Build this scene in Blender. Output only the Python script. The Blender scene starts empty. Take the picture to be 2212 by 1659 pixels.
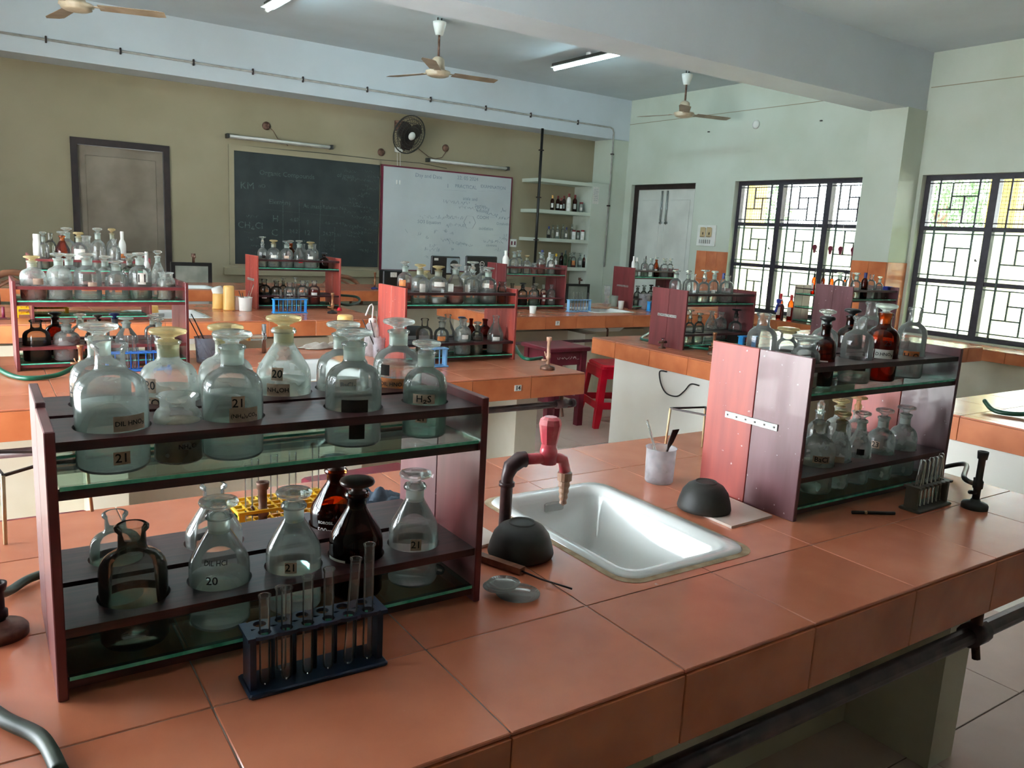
import bpy, bmesh, math, random
from mathutils import Vector, Matrix
random.seed(7)
S = bpy.context.scene
COL = S.collection
# ------------------------------------------------------------------ camera
YAW, PITCH, ROLL, F = 0.59583674, 0.18396813, 0.05369532, 1724.245
cy, sy, cp, sp, cr, sr = math.cos(YAW), math.sin(YAW), math.cos(PITCH), math.sin(PITCH), math.cos(ROLL), math.sin(ROLL)
FW = Vector((sy*cp, cy*cp, -sp))
R0 = Vector((cy, -sy, 0)); U0 = R0.cross(FW)
RT = R0*cr + U0*sr; UP = U0*cr - R0*sr
EYE = Vector((0, 0, 1.5))
cam = bpy.data.cameras.new('camera'); cam.sensor_width = 36; cam.lens = F/2212*36
cam.clip_start = 0.02; cam.clip_end = 200
co = bpy.data.objects.new('camera', cam); COL.objects.link(co)
M = Matrix((RT, UP, -FW)).transposed().to_4x4(); M.translation = EYE
co.matrix_world = M
S.camera = co
def ray(px, py): return FW + RT*((px-1106)/F) - UP*((py-829.5)/F)
def onz(px, py, z): d = ray(px, py); return EYE + d*((z-1.5)/d.z)
def ony(px, py, y): d = ray(px, py); return EYE + d*(y/d.y)
def onx(px, py, x): d = ray(px, py); return EYE + d*(x/d.x)
# ------------------------------------------------------------------ world, lights, exposure
W = bpy.data.worlds.new('sky'); S.world = W; W.use_nodes = True
nt = W.node_tree; nt.nodes.clear()
out = nt.nodes.new('ShaderNodeOutputWorld'); bg = nt.nodes.new('ShaderNodeBackground')
bg.inputs['Color'].default_value = (0.86, 0.94, 1.0, 1); bg.inputs['Strength'].default_value = 10.0
nt.links.new(bg.outputs[0], out.inputs[0])
S.view_settings.view_transform = 'Standard'; S.view_settings.look = 'None'
S.view_settings.gamma = 1; S.view_settings.use_curve_mapping = False
S.view_settings.exposure = 1.47
cs = S.cycles
cs.max_bounces = 14; cs.diffuse_bounces = 5; cs.glossy_bounces = 4; cs.transmission_bounces = 10
cs.transparent_max_bounces = 40; cs.sample_clamp_indirect = 4; cs.blur_glossy = 1.0
cs.use_denoising = True
sun = bpy.data.lights.new('sun', 'SUN'); sun.energy = 36; sun.angle = .01; sun.color = (1, .98, .95)
so_ = bpy.data.objects.new('sun', sun); COL.objects.link(so_)
so_.rotation_euler = Vector((.60, .12, -.80)).to_track_quat('-Z', 'Y').to_euler()
def portal(name, loc, rot, sx, sz):
    l = bpy.data.lights.new(name, 'AREA'); l.shape = 'RECTANGLE'; l.size = sx; l.size_y = sz
    l.cycles.is_portal = True
    o = bpy.data.objects.new(name, l); o.location = loc; o.rotation_euler = rot; COL.objects.link(o)
PI = math.pi
FZ = .15
XR, XL, YB, YF, ZC = 7.764, -1.45, 9.24, -4.0, 3.43
WZ0, WZ1 = 0.747, 2.29
WIN_R = [(4.93, 6.85), (2.50, 4.50)]
WIN_L = [(1.6, 4.3), (4.95, 6.0)]
for a, b in WIN_R: portal('window_portal', (XR+0.28, (a+b)/2, 1.52), (0, PI/2, 0), 1.55, b-a)
for a, b in WIN_L: portal('window_portal', (XL-0.28, (a+b)/2, 1.35), (0, -PI/2, 0), 2.1, b-a)

# ------------------------------------------------------------------ materials
MATS = {}
def lin(c): return tuple((x/12.92 if x <= .04045 else ((x+.055)/1.055)**2.4) for x in c)
def mat(name, col, rough=.5, metal=0, col2=None, scale=8, detail=4, bump=0, spec=.5, coat=0, rand=0, stretch=None, emit=0, lo=.35, hi=.65, speck=None):
    """procedural: two colours mixed by noise in object space, optional per-object variation and bump"""
    if name in MATS: return MATS[name]
    m = bpy.data.materials.new(name); m.use_nodes = True; n = m.node_tree; N = n.nodes; L = n.links
    b = N['Principled BSDF']
    b.inputs['Roughness'].default_value = rough; b.inputs['Metallic'].default_value = metal
    b.inputs['Specular IOR Level'].default_value = spec; b.inputs['Coat Weight'].default_value = coat
    c = lin(col)+(1,)
    b.inputs['Base Color'].default_value = c
    if col2 is None: col2 = tuple(max(0, x*.9) for x in col)
    tc = N.new('ShaderNodeTexCoord'); src = tc.outputs['Object']
    if stretch:
        mp = N.new('ShaderNodeMapping'); mp.inputs['Scale'].default_value = stretch
        L.new(src, mp.inputs[0]); src = mp.outputs[0]
    if rand:
        oi = N.new('ShaderNodeObjectInfo'); va = N.new('ShaderNodeVectorMath'); va.operation = 'ADD'
        mu = N.new('ShaderNodeMath'); mu.operation = 'MULTIPLY'; mu.inputs[1].default_value = 40
        L.new(oi.outputs['Random'], mu.inputs[0]); L.new(src, va.inputs[0]); L.new(mu.outputs[0], va.inputs[1]); src = va.outputs[0]
    no = N.new('ShaderNodeTexNoise'); no.inputs['Scale'].default_value = scale; no.inputs['Detail'].default_value = detail
    L.new(src, no.inputs['Vector'])
    r = N.new('ShaderNodeMapRange'); r.inputs[1].default_value = lo; r.inputs[2].default_value = hi
    L.new(no.outputs['Fac'], r.inputs[0])
    mx = N.new('ShaderNodeMix'); mx.data_type = 'RGBA'
    mx.inputs[6].default_value = c; mx.inputs[7].default_value = lin(col2)+(1,)
    L.new(r.outputs[0], mx.inputs[0]); last = mx.outputs[2]
    if rand:
        hs = N.new('ShaderNodeHueSaturation')
        r2 = N.new('ShaderNodeMapRange'); r2.inputs[3].default_value = 1-rand; r2.inputs[4].default_value = 1+rand
        L.new(oi.outputs['Random'], r2.inputs[0]); L.new(r2.outputs[0], hs.inputs['Value']); L.new(last, hs.inputs['Color']); last = hs.outputs[0]
    if speck:
        ns = N.new('ShaderNodeTexNoise'); ns.inputs['Scale'].default_value = speck[0]; ns.inputs['Detail'].default_value = 3; L.new(tc.outputs['Object'], ns.inputs['Vector'])
        rs_ = N.new('ShaderNodeMapRange'); rs_.inputs[1].default_value = speck[1]; rs_.inputs[2].default_value = speck[1]+.03; L.new(ns.outputs['Fac'], rs_.inputs[0])
        mx2 = N.new('ShaderNodeMix'); mx2.data_type = 'RGBA'; mx2.inputs[7].default_value = lin(speck[2])+(1,); L.new(rs_.outputs[0], mx2.inputs[0]); L.new(last, mx2.inputs[6]); last = mx2.outputs[2]
    L.new(last, b.inputs['Base Color'])
    if bump:
        bp = N.new('ShaderNodeBump'); bp.inputs['Strength'].default_value = bump; bp.inputs['Distance'].default_value = .004
        L.new(no.outputs['Fac'], bp.inputs['Height']); L.new(bp.outputs[0], b.inputs['Normal'])
    if emit:
        b.inputs['Emission Color'].default_value = c; b.inputs['Emission Strength'].default_value = emit
    MATS[name] = m; return m
def thin_glass(name, tint=(.97, .99, .98), edge=(.55, .62, .58), dust=.06, dustcol=(.85, .86, .84), refl=1.0):
    """a thin glass wall: clear face on, greener and darker where the wall is seen edge on, mirror at grazing angles, a film of dust"""
    if name in MATS: return MATS[name]
    m = bpy.data.materials.new(name); m.use_nodes = True; n = m.node_tree; N = n.nodes; L = n.links
    N.remove(N['Principled BSDF'])
    t = N.new('ShaderNodeBsdfTransparent'); g = N.new('ShaderNodeBsdfGlossy'); g.inputs['Roughness'].default_value = .04
    lw = N.new('ShaderNodeLayerWeight'); lw.inputs['Blend'].default_value = .35
    pw = N.new('ShaderNodeMath'); pw.operation = 'POWER'; pw.inputs[1].default_value = 2.2
    L.new(lw.outputs['Facing'], pw.inputs[0])
    cm = N.new('ShaderNodeMix'); cm.data_type = 'RGBA'; cm.inputs[6].default_value = tint+(1,); cm.inputs[7].default_value = edge+(1,)
    L.new(pw.outputs[0], cm.inputs[0]); L.new(cm.outputs[2], t.inputs[0])
    fr = N.new('ShaderNodeFresnel'); fr.inputs['IOR'].default_value = 1.5
    mu = N.new('ShaderNodeMath'); mu.operation = 'MULTIPLY'; mu.inputs[1].default_value = refl; mu.use_clamp = True
    L.new(fr.outputs[0], mu.inputs[0])
    s1 = N.new('ShaderNodeMixShader'); L.new(mu.outputs[0], s1.inputs[0]); L.new(t.outputs[0], s1.inputs[1]); L.new(g.outputs[0], s1.inputs[2])
    d = N.new('ShaderNodeBsdfDiffuse'); d.inputs[0].default_value = lin(dustcol)+(1,)
    tr = N.new('ShaderNodeBsdfTranslucent'); tr.inputs[0].default_value = lin(dustcol)+(1,)
    s0 = N.new('ShaderNodeMixShader'); s0.inputs[0].default_value = .5; L.new(d.outputs[0], s0.inputs[1]); L.new(tr.outputs[0], s0.inputs[2])
    no = N.new('ShaderNodeTexNoise'); no.inputs['Scale'].default_value = 30; tc = N.new('ShaderNodeTexCoord'); L.new(tc.outputs['Object'], no.inputs['Vector'])
    r = N.new('ShaderNodeMapRange'); r.inputs[1].default_value = .3; r.inputs[2].default_value = .75; r.inputs[3].default_value = dust*.75; r.inputs[4].default_value = dust*1.25
    L.new(no.outputs['Fac'], r.inputs[0])
    s2 = N.new('ShaderNodeMixShader'); L.new(r.outputs[0], s2.inputs[0]); L.new(s1.outputs[0], s2.inputs[1]); L.new(s0.outputs[0], s2.inputs[2])
    L.new(s2.outputs[0], N['Material Output'].inputs[0])
    MATS[name] = m; return m
def solid_glass(name, col=(1, 1, 1), ior=1.33, rough=0.0, clear=.25, murk=0, murkcol=(.8, .8, .8)):
    """liquids, stoppers, shelf glass"""
    if name in MATS: return MATS[name]
    m = bpy.data.materials.new(name); m.use_nodes = True; n = m.node_tree; N = n.nodes; L = n.links
    N.remove(N['Principled BSDF'])
    g = N.new('ShaderNodeBsdfGlass'); g.inputs['Color'].default_value = col+(1,); g.inputs['IOR'].default_value = ior; g.inputs['Roughness'].default_value = rough
    t = N.new('ShaderNodeBsdfTransparent'); t.inputs[0].default_value = col+(1,)
    s = N.new('ShaderNodeMixShader'); s.inputs[0].default_value = clear
    L.new(g.outputs[0], s.inputs[1]); L.new(t.outputs[0], s.inputs[2]); last = s
    if murk:
        d = N.new('ShaderNodeBsdfDiffuse'); d.inputs[0].default_value = lin(murkcol)+(1,)
        tr = N.new('ShaderNodeBsdfTranslucent'); tr.inputs[0].default_value = lin(murkcol)+(1,)
        s0 = N.new('ShaderNodeMixShader'); s0.inputs[0].default_value = .5; L.new(d.outputs[0], s0.inputs[1]); L.new(tr.outputs[0], s0.inputs[2])
        s2 = N.new('ShaderNodeMixShader'); s2.inputs[0].default_value = murk; L.new(last.outputs[0], s2.inputs[1]); L.new(s0.outputs[0], s2.inputs[2]); last = s2
    L.new(last.outputs[0], N['Material Output'].inputs[0])
    MATS[name] = m; return m
m_wall = mat('wall_paint', (.77, .80, .75), .75, col2=(.73, .76, .70), scale=1.6, bump=.05)
m_wallb = mat('wall_paint_back', (.60, .565, .47), .75, col2=(.54, .505, .405), scale=.9, bump=.05)
m_ceil = mat('ceiling_paint', (.79, .83, .85), .8, col2=(.75, .785, .80), scale=1.2, bump=.04)
m_beam = mat('beam_paint', (.80, .835, .86), .8, col2=(.77, .80, .82), scale=1.5, bump=.04)
m_floor = mat('floor_tile', (.88, .79, .75), .25, col2=(.82, .73, .69), scale=3, rand=.04)
m_grout = mat('grout', (.66, .58, .53), .8, col2=(.40, .33, .29), scale=14)
m_tile = mat('terracotta_tile', (.79, .49, .37), .22, col2=(.70, .40, .29), scale=5, speck=(26, .735, (.80, .66, .58)), rand=.07, spec=.5, lo=.3, hi=.75)
m_apron = mat('terracotta_edge_tile', (.80, .48, .31), .26, col2=(.68, .37, .22), scale=6, rand=.06, lo=.3, hi=.7)
m_cream = mat('bench_plaster', (.84, .82, .75), .7, col2=(.78, .75, .66), scale=3, bump=.05)
m_wood = mat('maroon_wood', (.44, .19, .20), .40, col2=(.34, .13, .14), scale=5, stretch=(5, 5, .6), rand=.10, coat=.15, lo=.3, hi=.7)
m_woodr = mat('red_wood_worn', (.62, .25, .20), .42, col2=(.50, .18, .17), scale=5, stretch=(6, 6, .7), rand=.06, lo=.35, hi=.7, speck=(75, .70, (.78, .66, .64)))
m_woodg = mat('grey_maroon_wood', (.43, .28, .30), .36, col2=(.36, .21, .23), scale=5, stretch=(5, 5, .9), coat=.1, lo=.35, hi=.7, speck=(60, .70, (.74, .68, .70)))  # maroon wood, glare on its lit side painted in as grey; specks are wear
m_woodd = mat('dark_maroon_wood', (.27, .13, .14), .4, col2=(.14, .06, .07), scale=12, stretch=(.8, 8, 8))
m_shelfg = solid_glass('green_shelf_glass', (.80, .95, .90), 1.35, 0.0, .55)
m_shelfe = mat('glass_cut_edge', (.25, .62, .52), .15, col2=(.40, .78, .66), scale=40)
m_glass = thin_glass('clear_glass', edge=(.66, .74, .70), dust=.09)
m_glassm = thin_glass('milky_glass', edge=(.66, .72, .68), dust=.34, dustcol=(.80, .82, .80))
m_glassd = thin_glass('smoky_glass', (.72, .74, .70), (.25, .27, .24), .10, (.55, .52, .46))
m_amber = thin_glass('amber_glass', (.75, .22, .05), (.22, .04, .01), .05, (.35, .12, .05))
m_amberd = thin_glass('dark_amber_glass', (.36, .09, .04), (.08, .02, .01), .10, (.22, .10, .08))
m_tube = thin_glass('tube_glass', (.97, .99, .98), (.62, .68, .66), .05)
m_pane = thin_glass('frosted_pane', (.80, .82, .78), (.7, .74, .7), .62, (.82, .86, .80), .5)
m_panec = thin_glass('clear_pane', (.97, .99, .98), (.8, .85, .85), .03)
m_stop = solid_glass('stopper_glass', (.95, .99, .98), 1.42, .03, .30, .10, (.85, .87, .84))
m_stopy = solid_glass('yellowed_stopper_glass', (.95, .90, .72), 1.45, .1, .2, .35, (.82, .76, .60))
m_frost = solid_glass('ground_glass', (.92, .97, .95), 1.3, .3, .3, .35, (.82, .85, .82))
LIQ = {'clear': solid_glass('clear_liquid', (.96, .99, .98), 1.33, 0, .55, .10, (.86, .90, .88)),
       'murky': solid_glass('murky_liquid', (.94, .99, .97), 1.33, 0, .55, .24, (.86, .90, .88)),
       'pink': solid_glass('pink_liquid', (.92, .62, .58), 1.33, 0, .5, .2, (.75, .35, .32)),
       'amber': solid_glass('amber_liquid', (.80, .28, .06), 1.33, 0, .3, .05, (.5, .2, .08)),
       'green': solid_glass('green_liquid', (.82, .94, .89), 1.33, 0, .45, .10, (.60, .72, .66)),
       'powder': mat('grey_powder', (.62, .57, .48), .9, col2=(.45, .40, .33), scale=40),
       'white': mat('white_powder', (.80, .80, .78), .9, col2=(.70, .70, .68), scale=40),
       'dark': solid_glass('dark_liquid', (.16, .14, .12), 1.33, 0, .3, .2, (.12, .11, .10)),
       'red': solid_glass('red_liquid', (.70, .12, .08), 1.33, 0, .3, .2, (.6, .15, .12))}
m_paper = mat('label_paper', (.82, .73, .65), .7, col2=(.72, .62, .54), scale=60)
m_paperw = mat('white_paper', (.86, .85, .82), .7, col2=(.78, .77, .73), scale=60)
m_paperd = mat('blackened_label', (.10, .07, .06), .8, col2=(.16, .11, .09), scale=60)
m_papero = mat('orange_label', (.85, .48, .22), .7, col2=(.55, .38, .24), scale=60)
m_ink = mat('black_ink', (.05, .04, .05), .6)
m_inkw = mat('white_print', (.85, .84, .82), .6)
m_black = mat('black_plastic', (.05, .05, .055), .4, col2=(.08, .08, .08), scale=30)
m_blackb = mat('blackened_metal', (.11, .11, .105), .55, col2=(.20, .20, .18), scale=9, bump=.3)
m_iron = mat('dark_iron', (.12, .09, .10), .5, .3, col2=(.22, .16, .14), scale=30)
m_rust = mat('rusty_metal', (.50, .38, .32), .5, .5, col2=(.30, .20, .16), scale=30)
m_brass = mat('tarnished_brass', (.72, .54, .40), .4, .7, col2=(.52, .36, .26), scale=30)
m_chrome = mat('chrome', (.72, .74, .76), .15, 1)
m_legw = mat('cream_rod', (.86, .78, .62), .45, col2=(.62, .46, .30), scale=12)
m_white = mat('white_ceramic', (.93, .94, .93), .12, col2=(.90, .91, .90), scale=3, coat=.4)
m_ceram = mat('seal_mortar', (.74, .66, .54), .8, col2=(.62, .52, .40), scale=30, bump=.2)
m_plw = mat('white_plastic', (.90, .90, .88), .4, col2=(.84, .85, .82), scale=10)
m_ply = mat('yellow_plastic', (.95, .76, .10), .4, col2=(.85, .62, .05), scale=10)
m_plc = mat('cream_plastic', (.93, .76, .46), .4, col2=(.88, .66, .32), scale=10)
m_plb = mat('blue_plastic', (.20, .62, .88), .4, col2=(.12, .42, .70), scale=10)
m_plnb = mat('navy_plastic', (.10, .17, .42), .4, col2=(.08, .12, .32), scale=10)
m_pllb = mat('pale_blue_plastic', (.56, .76, .90), .4, col2=(.36, .56, .76), scale=10)
m_red = mat('red_plastic', (.78, .05, .17), .28, col2=(.64, .03, .12), scale=6)
m_tapr = mat('pink_red_tap', (.85, .33, .38), .28, col2=(.92, .62, .62), scale=22, lo=.45, hi=.75)
m_tapg = mat('beige_nozzle', (.74, .60, .50), .4, col2=(.66, .50, .42), scale=22)
m_pvc = mat('dark_plum_pipe', (.20, .13, .15), .4, col2=(.34, .24, .24), scale=26)
m_hose = mat('green_hose', (.02, .36, .26), .35, col2=(.02, .26, .19), scale=18)
m_hosed = mat('dark_green_hose', (.14, .20, .17), .45, col2=(.24, .28, .24), scale=18)
m_stool = mat('maroon_stool_paint', (.48, .13, .22), .35, col2=(.36, .10, .14), scale=6)
m_doorf = mat('dark_brown_frame', (.16, .10, .09), .5, col2=(.10, .06, .06), scale=12)
m_doorl = mat('greyed_door_panel', (.52, .48, .42), .6, col2=(.40, .36, .30), scale=2.2)
m_doorw = mat('white_door', (.82, .83, .80), .6, col2=(.76, .77, .74), scale=3)
m_board = mat('blackboard_slate', (.10, .14, .14), .6, col2=(.17, .20, .20), scale=3.5, detail=8)
m_chalk = mat('chalk', (.36, .41, .39), .9, col2=(.22, .27, .26), scale=60)
m_wb = mat('whiteboard_enamel', (.76, .79, .80), .14, col2=(.72, .75, .76), scale=2)
m_mark = mat('marker_ink', (.36, .41, .50), .6, col2=(.58, .62, .66), scale=60)
m_mred = mat('maroon_board_frame', (.42, .10, .20), .4)
m_grille = mat('window_iron', (.14, .13, .16), .5, col2=(.20, .18, .22), scale=20)
m_grn = mat('green_painted_bar', (.22, .30, .28), .5)
m_batten = mat('batten_metal', (.66, .66, .64), .5, col2=(.56, .55, .52), scale=12)
m_fan = mat('fan_cream', (.76, .71, .62), .35, col2=(.64, .56, .46), scale=8)
m_blade = mat('dusty_fan_blade', (.62, .54, .45), .5, col2=(.50, .42, .34), scale=6)
m_lamp = mat('tube_glow', (.80, .95, 1.0), .4, emit=40)
m_strap = mat('galvanised_strap', (.66, .68, .66), .45, .6, col2=(.50, .52, .50), scale=40)
m_clothb = mat('blue_grey_cloth', (.20, .24, .30), .9, col2=(.36, .42, .48), scale=14)
m_clothw = mat('dirty_white_cloth', (.78, .76, .72), .9, col2=(.62, .58, .54), scale=14)
m_brown = mat('brown_wood', (.52, .34, .24), .5, col2=(.40, .25, .17), scale=8, stretch=(1, 6, 6))
m_cork = mat('pale_wood', (.70, .52, .38), .6, col2=(.52, .36, .26), scale=16)
m_bag = mat('black_bag_cloth', (.03, .03, .035), .8)
m_yel = mat('yellow_exterior_paint', (.92, .78, .34), .7, col2=(.86, .70, .28), scale=2)
m_ext = mat('pale_exterior_wall', (.94, .93, .86), .8, col2=(.88, .87, .78), scale=2)
m_leaf = mat('leaves', (.30, .50, .22), .7, col2=(.18, .36, .14), scale=6)
m_ground = mat('exterior_ground', (.82, .83, .82), .9, col2=(.76, .77, .75), scale=1)
m_mesh = mat('wire_mesh', (.30, .25, .12), .5)

# ------------------------------------------------------------------ mesh builder
class MB:
    def __init__(s): s.v = []; s.f = []; s.mi = []; s.sm = []; s.M = Matrix.Identity(4); s.cur = 0; s.smooth = False
    def add(s, vs, fs, smooth=None):
        k = len(s.v); s.v += [tuple(s.M @ Vector(v)) for v in vs]
        for f in fs: s.f.append([k+i for i in f]); s.mi.append(s.cur); s.sm.append(s.smooth if smooth is None else smooth)
        return s
    def box(s, x0, y0, z0, x1, y1, z1, b=0):
        if b:
            prof = [(x0+b, y0), (x1-b, y0), (x1, y0+b), (x1, y1-b), (x1-b, y1), (x0+b, y1), (x0, y1-b), (x0, y0+b)]
            def ring(z, i):
                cx_, cy_ = (x0+x1)/2, (y0+y1)/2
                return [(x+(i if x < cx_ else -i), y+(i if y < cy_ else -i), z) for x, y in prof]
            vs = ring(z0, b)+ring(z0+b, 0)+ring(z1-b, 0)+ring(z1, b)
            fs = [tuple(range(7, -1, -1)), tuple(range(24, 32))]
            for k in range(3):
                for i in range(8): j = (i+1) % 8; fs.append((k*8+i, k*8+j, k*8+8+j, k*8+8+i))
            return s.add(vs, fs, False)
        return s.add([(x0, y0, z0), (x1, y0, z0), (x1, y1, z0), (x0, y1, z0), (x0, y0, z1), (x1, y0, z1), (x1, y1, z1), (x0, y1, z1)],
                     [(3, 2, 1, 0), (4, 5, 6, 7), (0, 1, 5, 4), (1, 2, 6, 5), (2, 3, 7, 6), (3, 0, 4, 7)], False)
    def lathe(s, prof, c=(0, 0, 0), n=24, smooth=True):
        vs = []; fs = []; idx = []
        for r, z in prof:
            if r < 1e-6: idx.append([len(vs)]); vs.append((c[0], c[1], c[2]+z))
            else:
                idx.append(list(range(len(vs), len(vs)+n)))
                for i in range(n): a = 2*PI*i/n; vs.append((c[0]+r*math.cos(a), c[1]+r*math.sin(a), c[2]+z))
        for A, B in zip(idx, idx[1:]):
            for i in range(n):
                j = (i+1) % n
                if len(A) == 1 and len(B) == 1: continue
                if len(A) == 1: fs.append((A[0], B[j], B[i]))
                elif len(B) == 1: fs.append((A[i], A[j], B[0]))
                else: fs.append((A[i], A[j], B[j], B[i]))
        return s.add(vs, fs, smooth)
    def cyl(s, c, r, h, n=16, r2=None): r2 = r if r2 is None else r2; return s.lathe([(0, 0), (r, 0), (r2, h), (0, h)], c, n, False)
    def tube(s, pts, r, n=8, closed=False, rs=None):
        P = [Vector(p) for p in pts]; vs = []; fs = []; m = len(P); prev = None
        for i, p in enumerate(P):
            if closed: t = P[(i+1) % m]-P[i-1]
            else: t = P[min(i+1, m-1)]-P[max(i-1, 0)]
            t.normalize()
            if prev is None:
                u = t.orthogonal().normalized()
            else:
                u = prev-t*prev.dot(t)
                u = u.normalized() if u.length > 1e-6 else t.orthogonal().normalized()
            prev = u; w = t.cross(u); rr = rs[i] if rs else r
            for k in range(n): a = 2*PI*k/n; vs.append(tuple(p+u*math.cos(a)*rr+w*math.sin(a)*rr))
        for i in range(m if closed else m-1):
            j = (i+1) % m
            for k in range(n): l = (k+1) % n; fs.append((i*n+k, i*n+l, j*n+l, j*n+k))
        if not closed: fs += [tuple(range(n-1, -1, -1)), tuple(range((m-1)*n, m*n))]
        return s.add(vs, fs, n > 5)
    def bar(s, a, b, w, h=None):
        h = h or w; a = Vector(a); b = Vector(b); t = (b-a).normalized()
        u = Vector((0, 0, 1)) if abs(t.z) < .9 else Vector((0, 1, 0))
        x = t.cross(u).normalized(); z = x.cross(t)
        vs = [tuple(p+x*i*w/2+z*j*h/2) for p in (a, b) for i, j in ((-1, -1), (1, -1), (1, 1), (-1, 1))]
        return s.add(vs, [(0, 1, 2, 3), (7, 6, 5, 4), (0, 4, 5, 1), (1, 5, 6, 2), (2, 6, 7, 3), (3, 7, 4, 0)], False)
    def prism(s, poly, z0, z1):
        n = len(poly); vs = [(x, y, z0) for x, y in poly]+[(x, y, z1) for x, y in poly]
        return s.add(vs, [tuple(range(n-1, -1, -1)), tuple(range(n, 2*n))]+[(i, (i+1) % n, n+(i+1) % n, n+i) for i in range(n)], False)
    def loft(s, rings, cap=True, smooth=True):
        n = len(rings[0]); vs = [v for r in rings for v in r]; fs = []
        for k in range(len(rings)-1):
            for i in range(n): j = (i+1) % n; fs.append((k*n+i, k*n+j, (k+1)*n+j, (k+1)*n+i))
        if cap: fs += [tuple(range(n-1, -1, -1)), tuple(range((len(rings)-1)*n, len(rings)*n))]
        return s.add(vs, fs, smooth)
    def mesh(s, name, mats):
        me = bpy.data.meshes.new(name); me.from_pydata(s.v, [], s.f)
        for m in (mats if isinstance(mats, (list, tuple)) else [mats]): me.materials.append(m)
        me.polygons.foreach_set('material_index', s.mi); me.polygons.foreach_set('use_smooth', s.sm); me.update()
        return me
    def build(s, name, m, parent=None, loc=None, rot=None):
        o = bpy.data.objects.new(name, s.mesh(name, m)); COL.objects.link(o)
        if parent: o.parent = parent
        if loc: o.location = loc
        if rot: o.rotation_euler = rot
        return o
def tag(o, label=None, cat=None, group=None, kind=None):
    if label: o['label'] = label
    if cat: o['category'] = cat
    if group: o['group'] = group
    if kind: o['kind'] = kind
    return o
def thing(name, label, cat, loc=(0, 0, 0), rz=0, group=None):
    o = bpy.data.objects.new(name, None); o.empty_display_size = .05; COL.objects.link(o)
    o.location = loc; o.rotation_euler = (0, 0, rz)
    return tag(o, label, cat, group)
def struct(name, mb, m, label=None):
    o = mb.build(name, m); o['kind'] = 'structure'
    if label: o['label'] = label
    return o
BOXC = {}
def tile(name, parent, x0, y0, z0, x1, y1, z1, m):
    """a tile: shared box mesh at its own place"""
    k = (round(x1-x0, 4), round(y1-y0, 4), round(z1-z0, 4), m.name)
    if k not in BOXC: BOXC[k] = MB().box(-k[0]/2, -k[1]/2, -k[2]/2, k[0]/2, k[1]/2, k[2]/2, min(.0012, min(k[:3])*.3)).mesh(name, m)
    o = bpy.data.objects.new(name, BOXC[k]); COL.objects.link(o); o.parent = parent
    o.location = ((x0+x1)/2, (y0+y1)/2, (z0+z1)/2); return o
TXT = {}
def text2d(t, size, bold=.0):
    """text as flat 2D verts and faces, centred"""
    k = (t, size, bold)
    if k in TXT: return TXT[k]
    c = bpy.data.curves.new('t', 'FONT'); c.body = t; c.size = size; c.offset = bold*size; c.resolution_u = 2; c.align_x = 'CENTER'; c.align_y = 'CENTER'
    o = bpy.data.objects.new('t', c); COL.objects.link(o); me = bpy.data.meshes.new_from_object(o)
    r = ([tuple(v.co[:2]) for v in me.vertices], [tuple(p.vertices) for p in me.polygons])
    bpy.data.objects.remove(o); bpy.data.curves.remove(c); bpy.data.meshes.remove(me)
    TXT[k] = r; return r
def put_text(mb, t, size, fn, bold=0):
    vs, fs = text2d(t, size, bold); mb.add([fn(x, y) for x, y in vs], fs, False)

# ------------------------------------------------------------------ room shell
fl = struct('floor', MB().box(XL-.25, YF-.2, -.12, XR+.25, YB+.2, FZ-.004), m_grout)
for i in range(10):
    for j in range(10):
        x0 = .3+i*.6; y0 = -.2+j*.6
        tile('tile', fl, x0+.002, y0+.002, FZ-.004, x0+.598, y0+.598, FZ, m_floor)
b = MB().box(XL, YF-.2, FZ-.004, .298, YB, FZ).box(.298, 5.8, FZ-.004, XR, YB, FZ).box(6.3, YF-.2, FZ-.004, XR, 5.8, FZ).box(.298, YF, FZ-.004, 6.3, -.2, FZ)
tag(b.build('floor_screed', m_floor, fl), kind='stuff')
struct('ceiling', MB().box(XL-.25, YF-.2, ZC, XR+.25, YB+.2, ZC+.12), m_ceil)
# back wall, its door set in a shallow opening
DX0, DX1, DZ = .852, 1.767, 2.225
w = MB().box(XL-.25, YB, 0, DX0, YB+.2, ZC).box(DX1, YB, 0, XR+.25, YB+.2, ZC).box(DX0, YB, DZ, DX1, YB+.2, ZC)
struct('wall_back', w, m_wallb)
struct('wall_front', MB().box(XL-.25, YF-.2, 0, XR+.25, YF, ZC), m_wallb)
def wall_x(name, x0, x1, wins, doors, z0=WZ0, z1=WZ1):
    """a side wall with openings"""
    b = MB(); cuts = sorted([(a, c, z0, z1) for a, c in wins]+[(a, c, 0, z) for a, c, z in doors]); y = YF-.2
    for a, c, lo, hi in cuts:
        b.box(x0, y, 0, x1, a, ZC); b.box(x0, a, hi, x1, c, ZC)
        if lo > 0: b.box(x0, a, 0, x1, c, lo)
        y = c
    b.box(x0, y, 0, x1, YB+.2, ZC); return struct(name, b, m_wall)
wr = wall_x('wall_right', XR, XR+.24, WIN_R, [(7.50, 8.716, 2.285)])
wl = wall_x('wall_left', XL-.24, XL, WIN_L, [], .35, 2.35)
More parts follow.
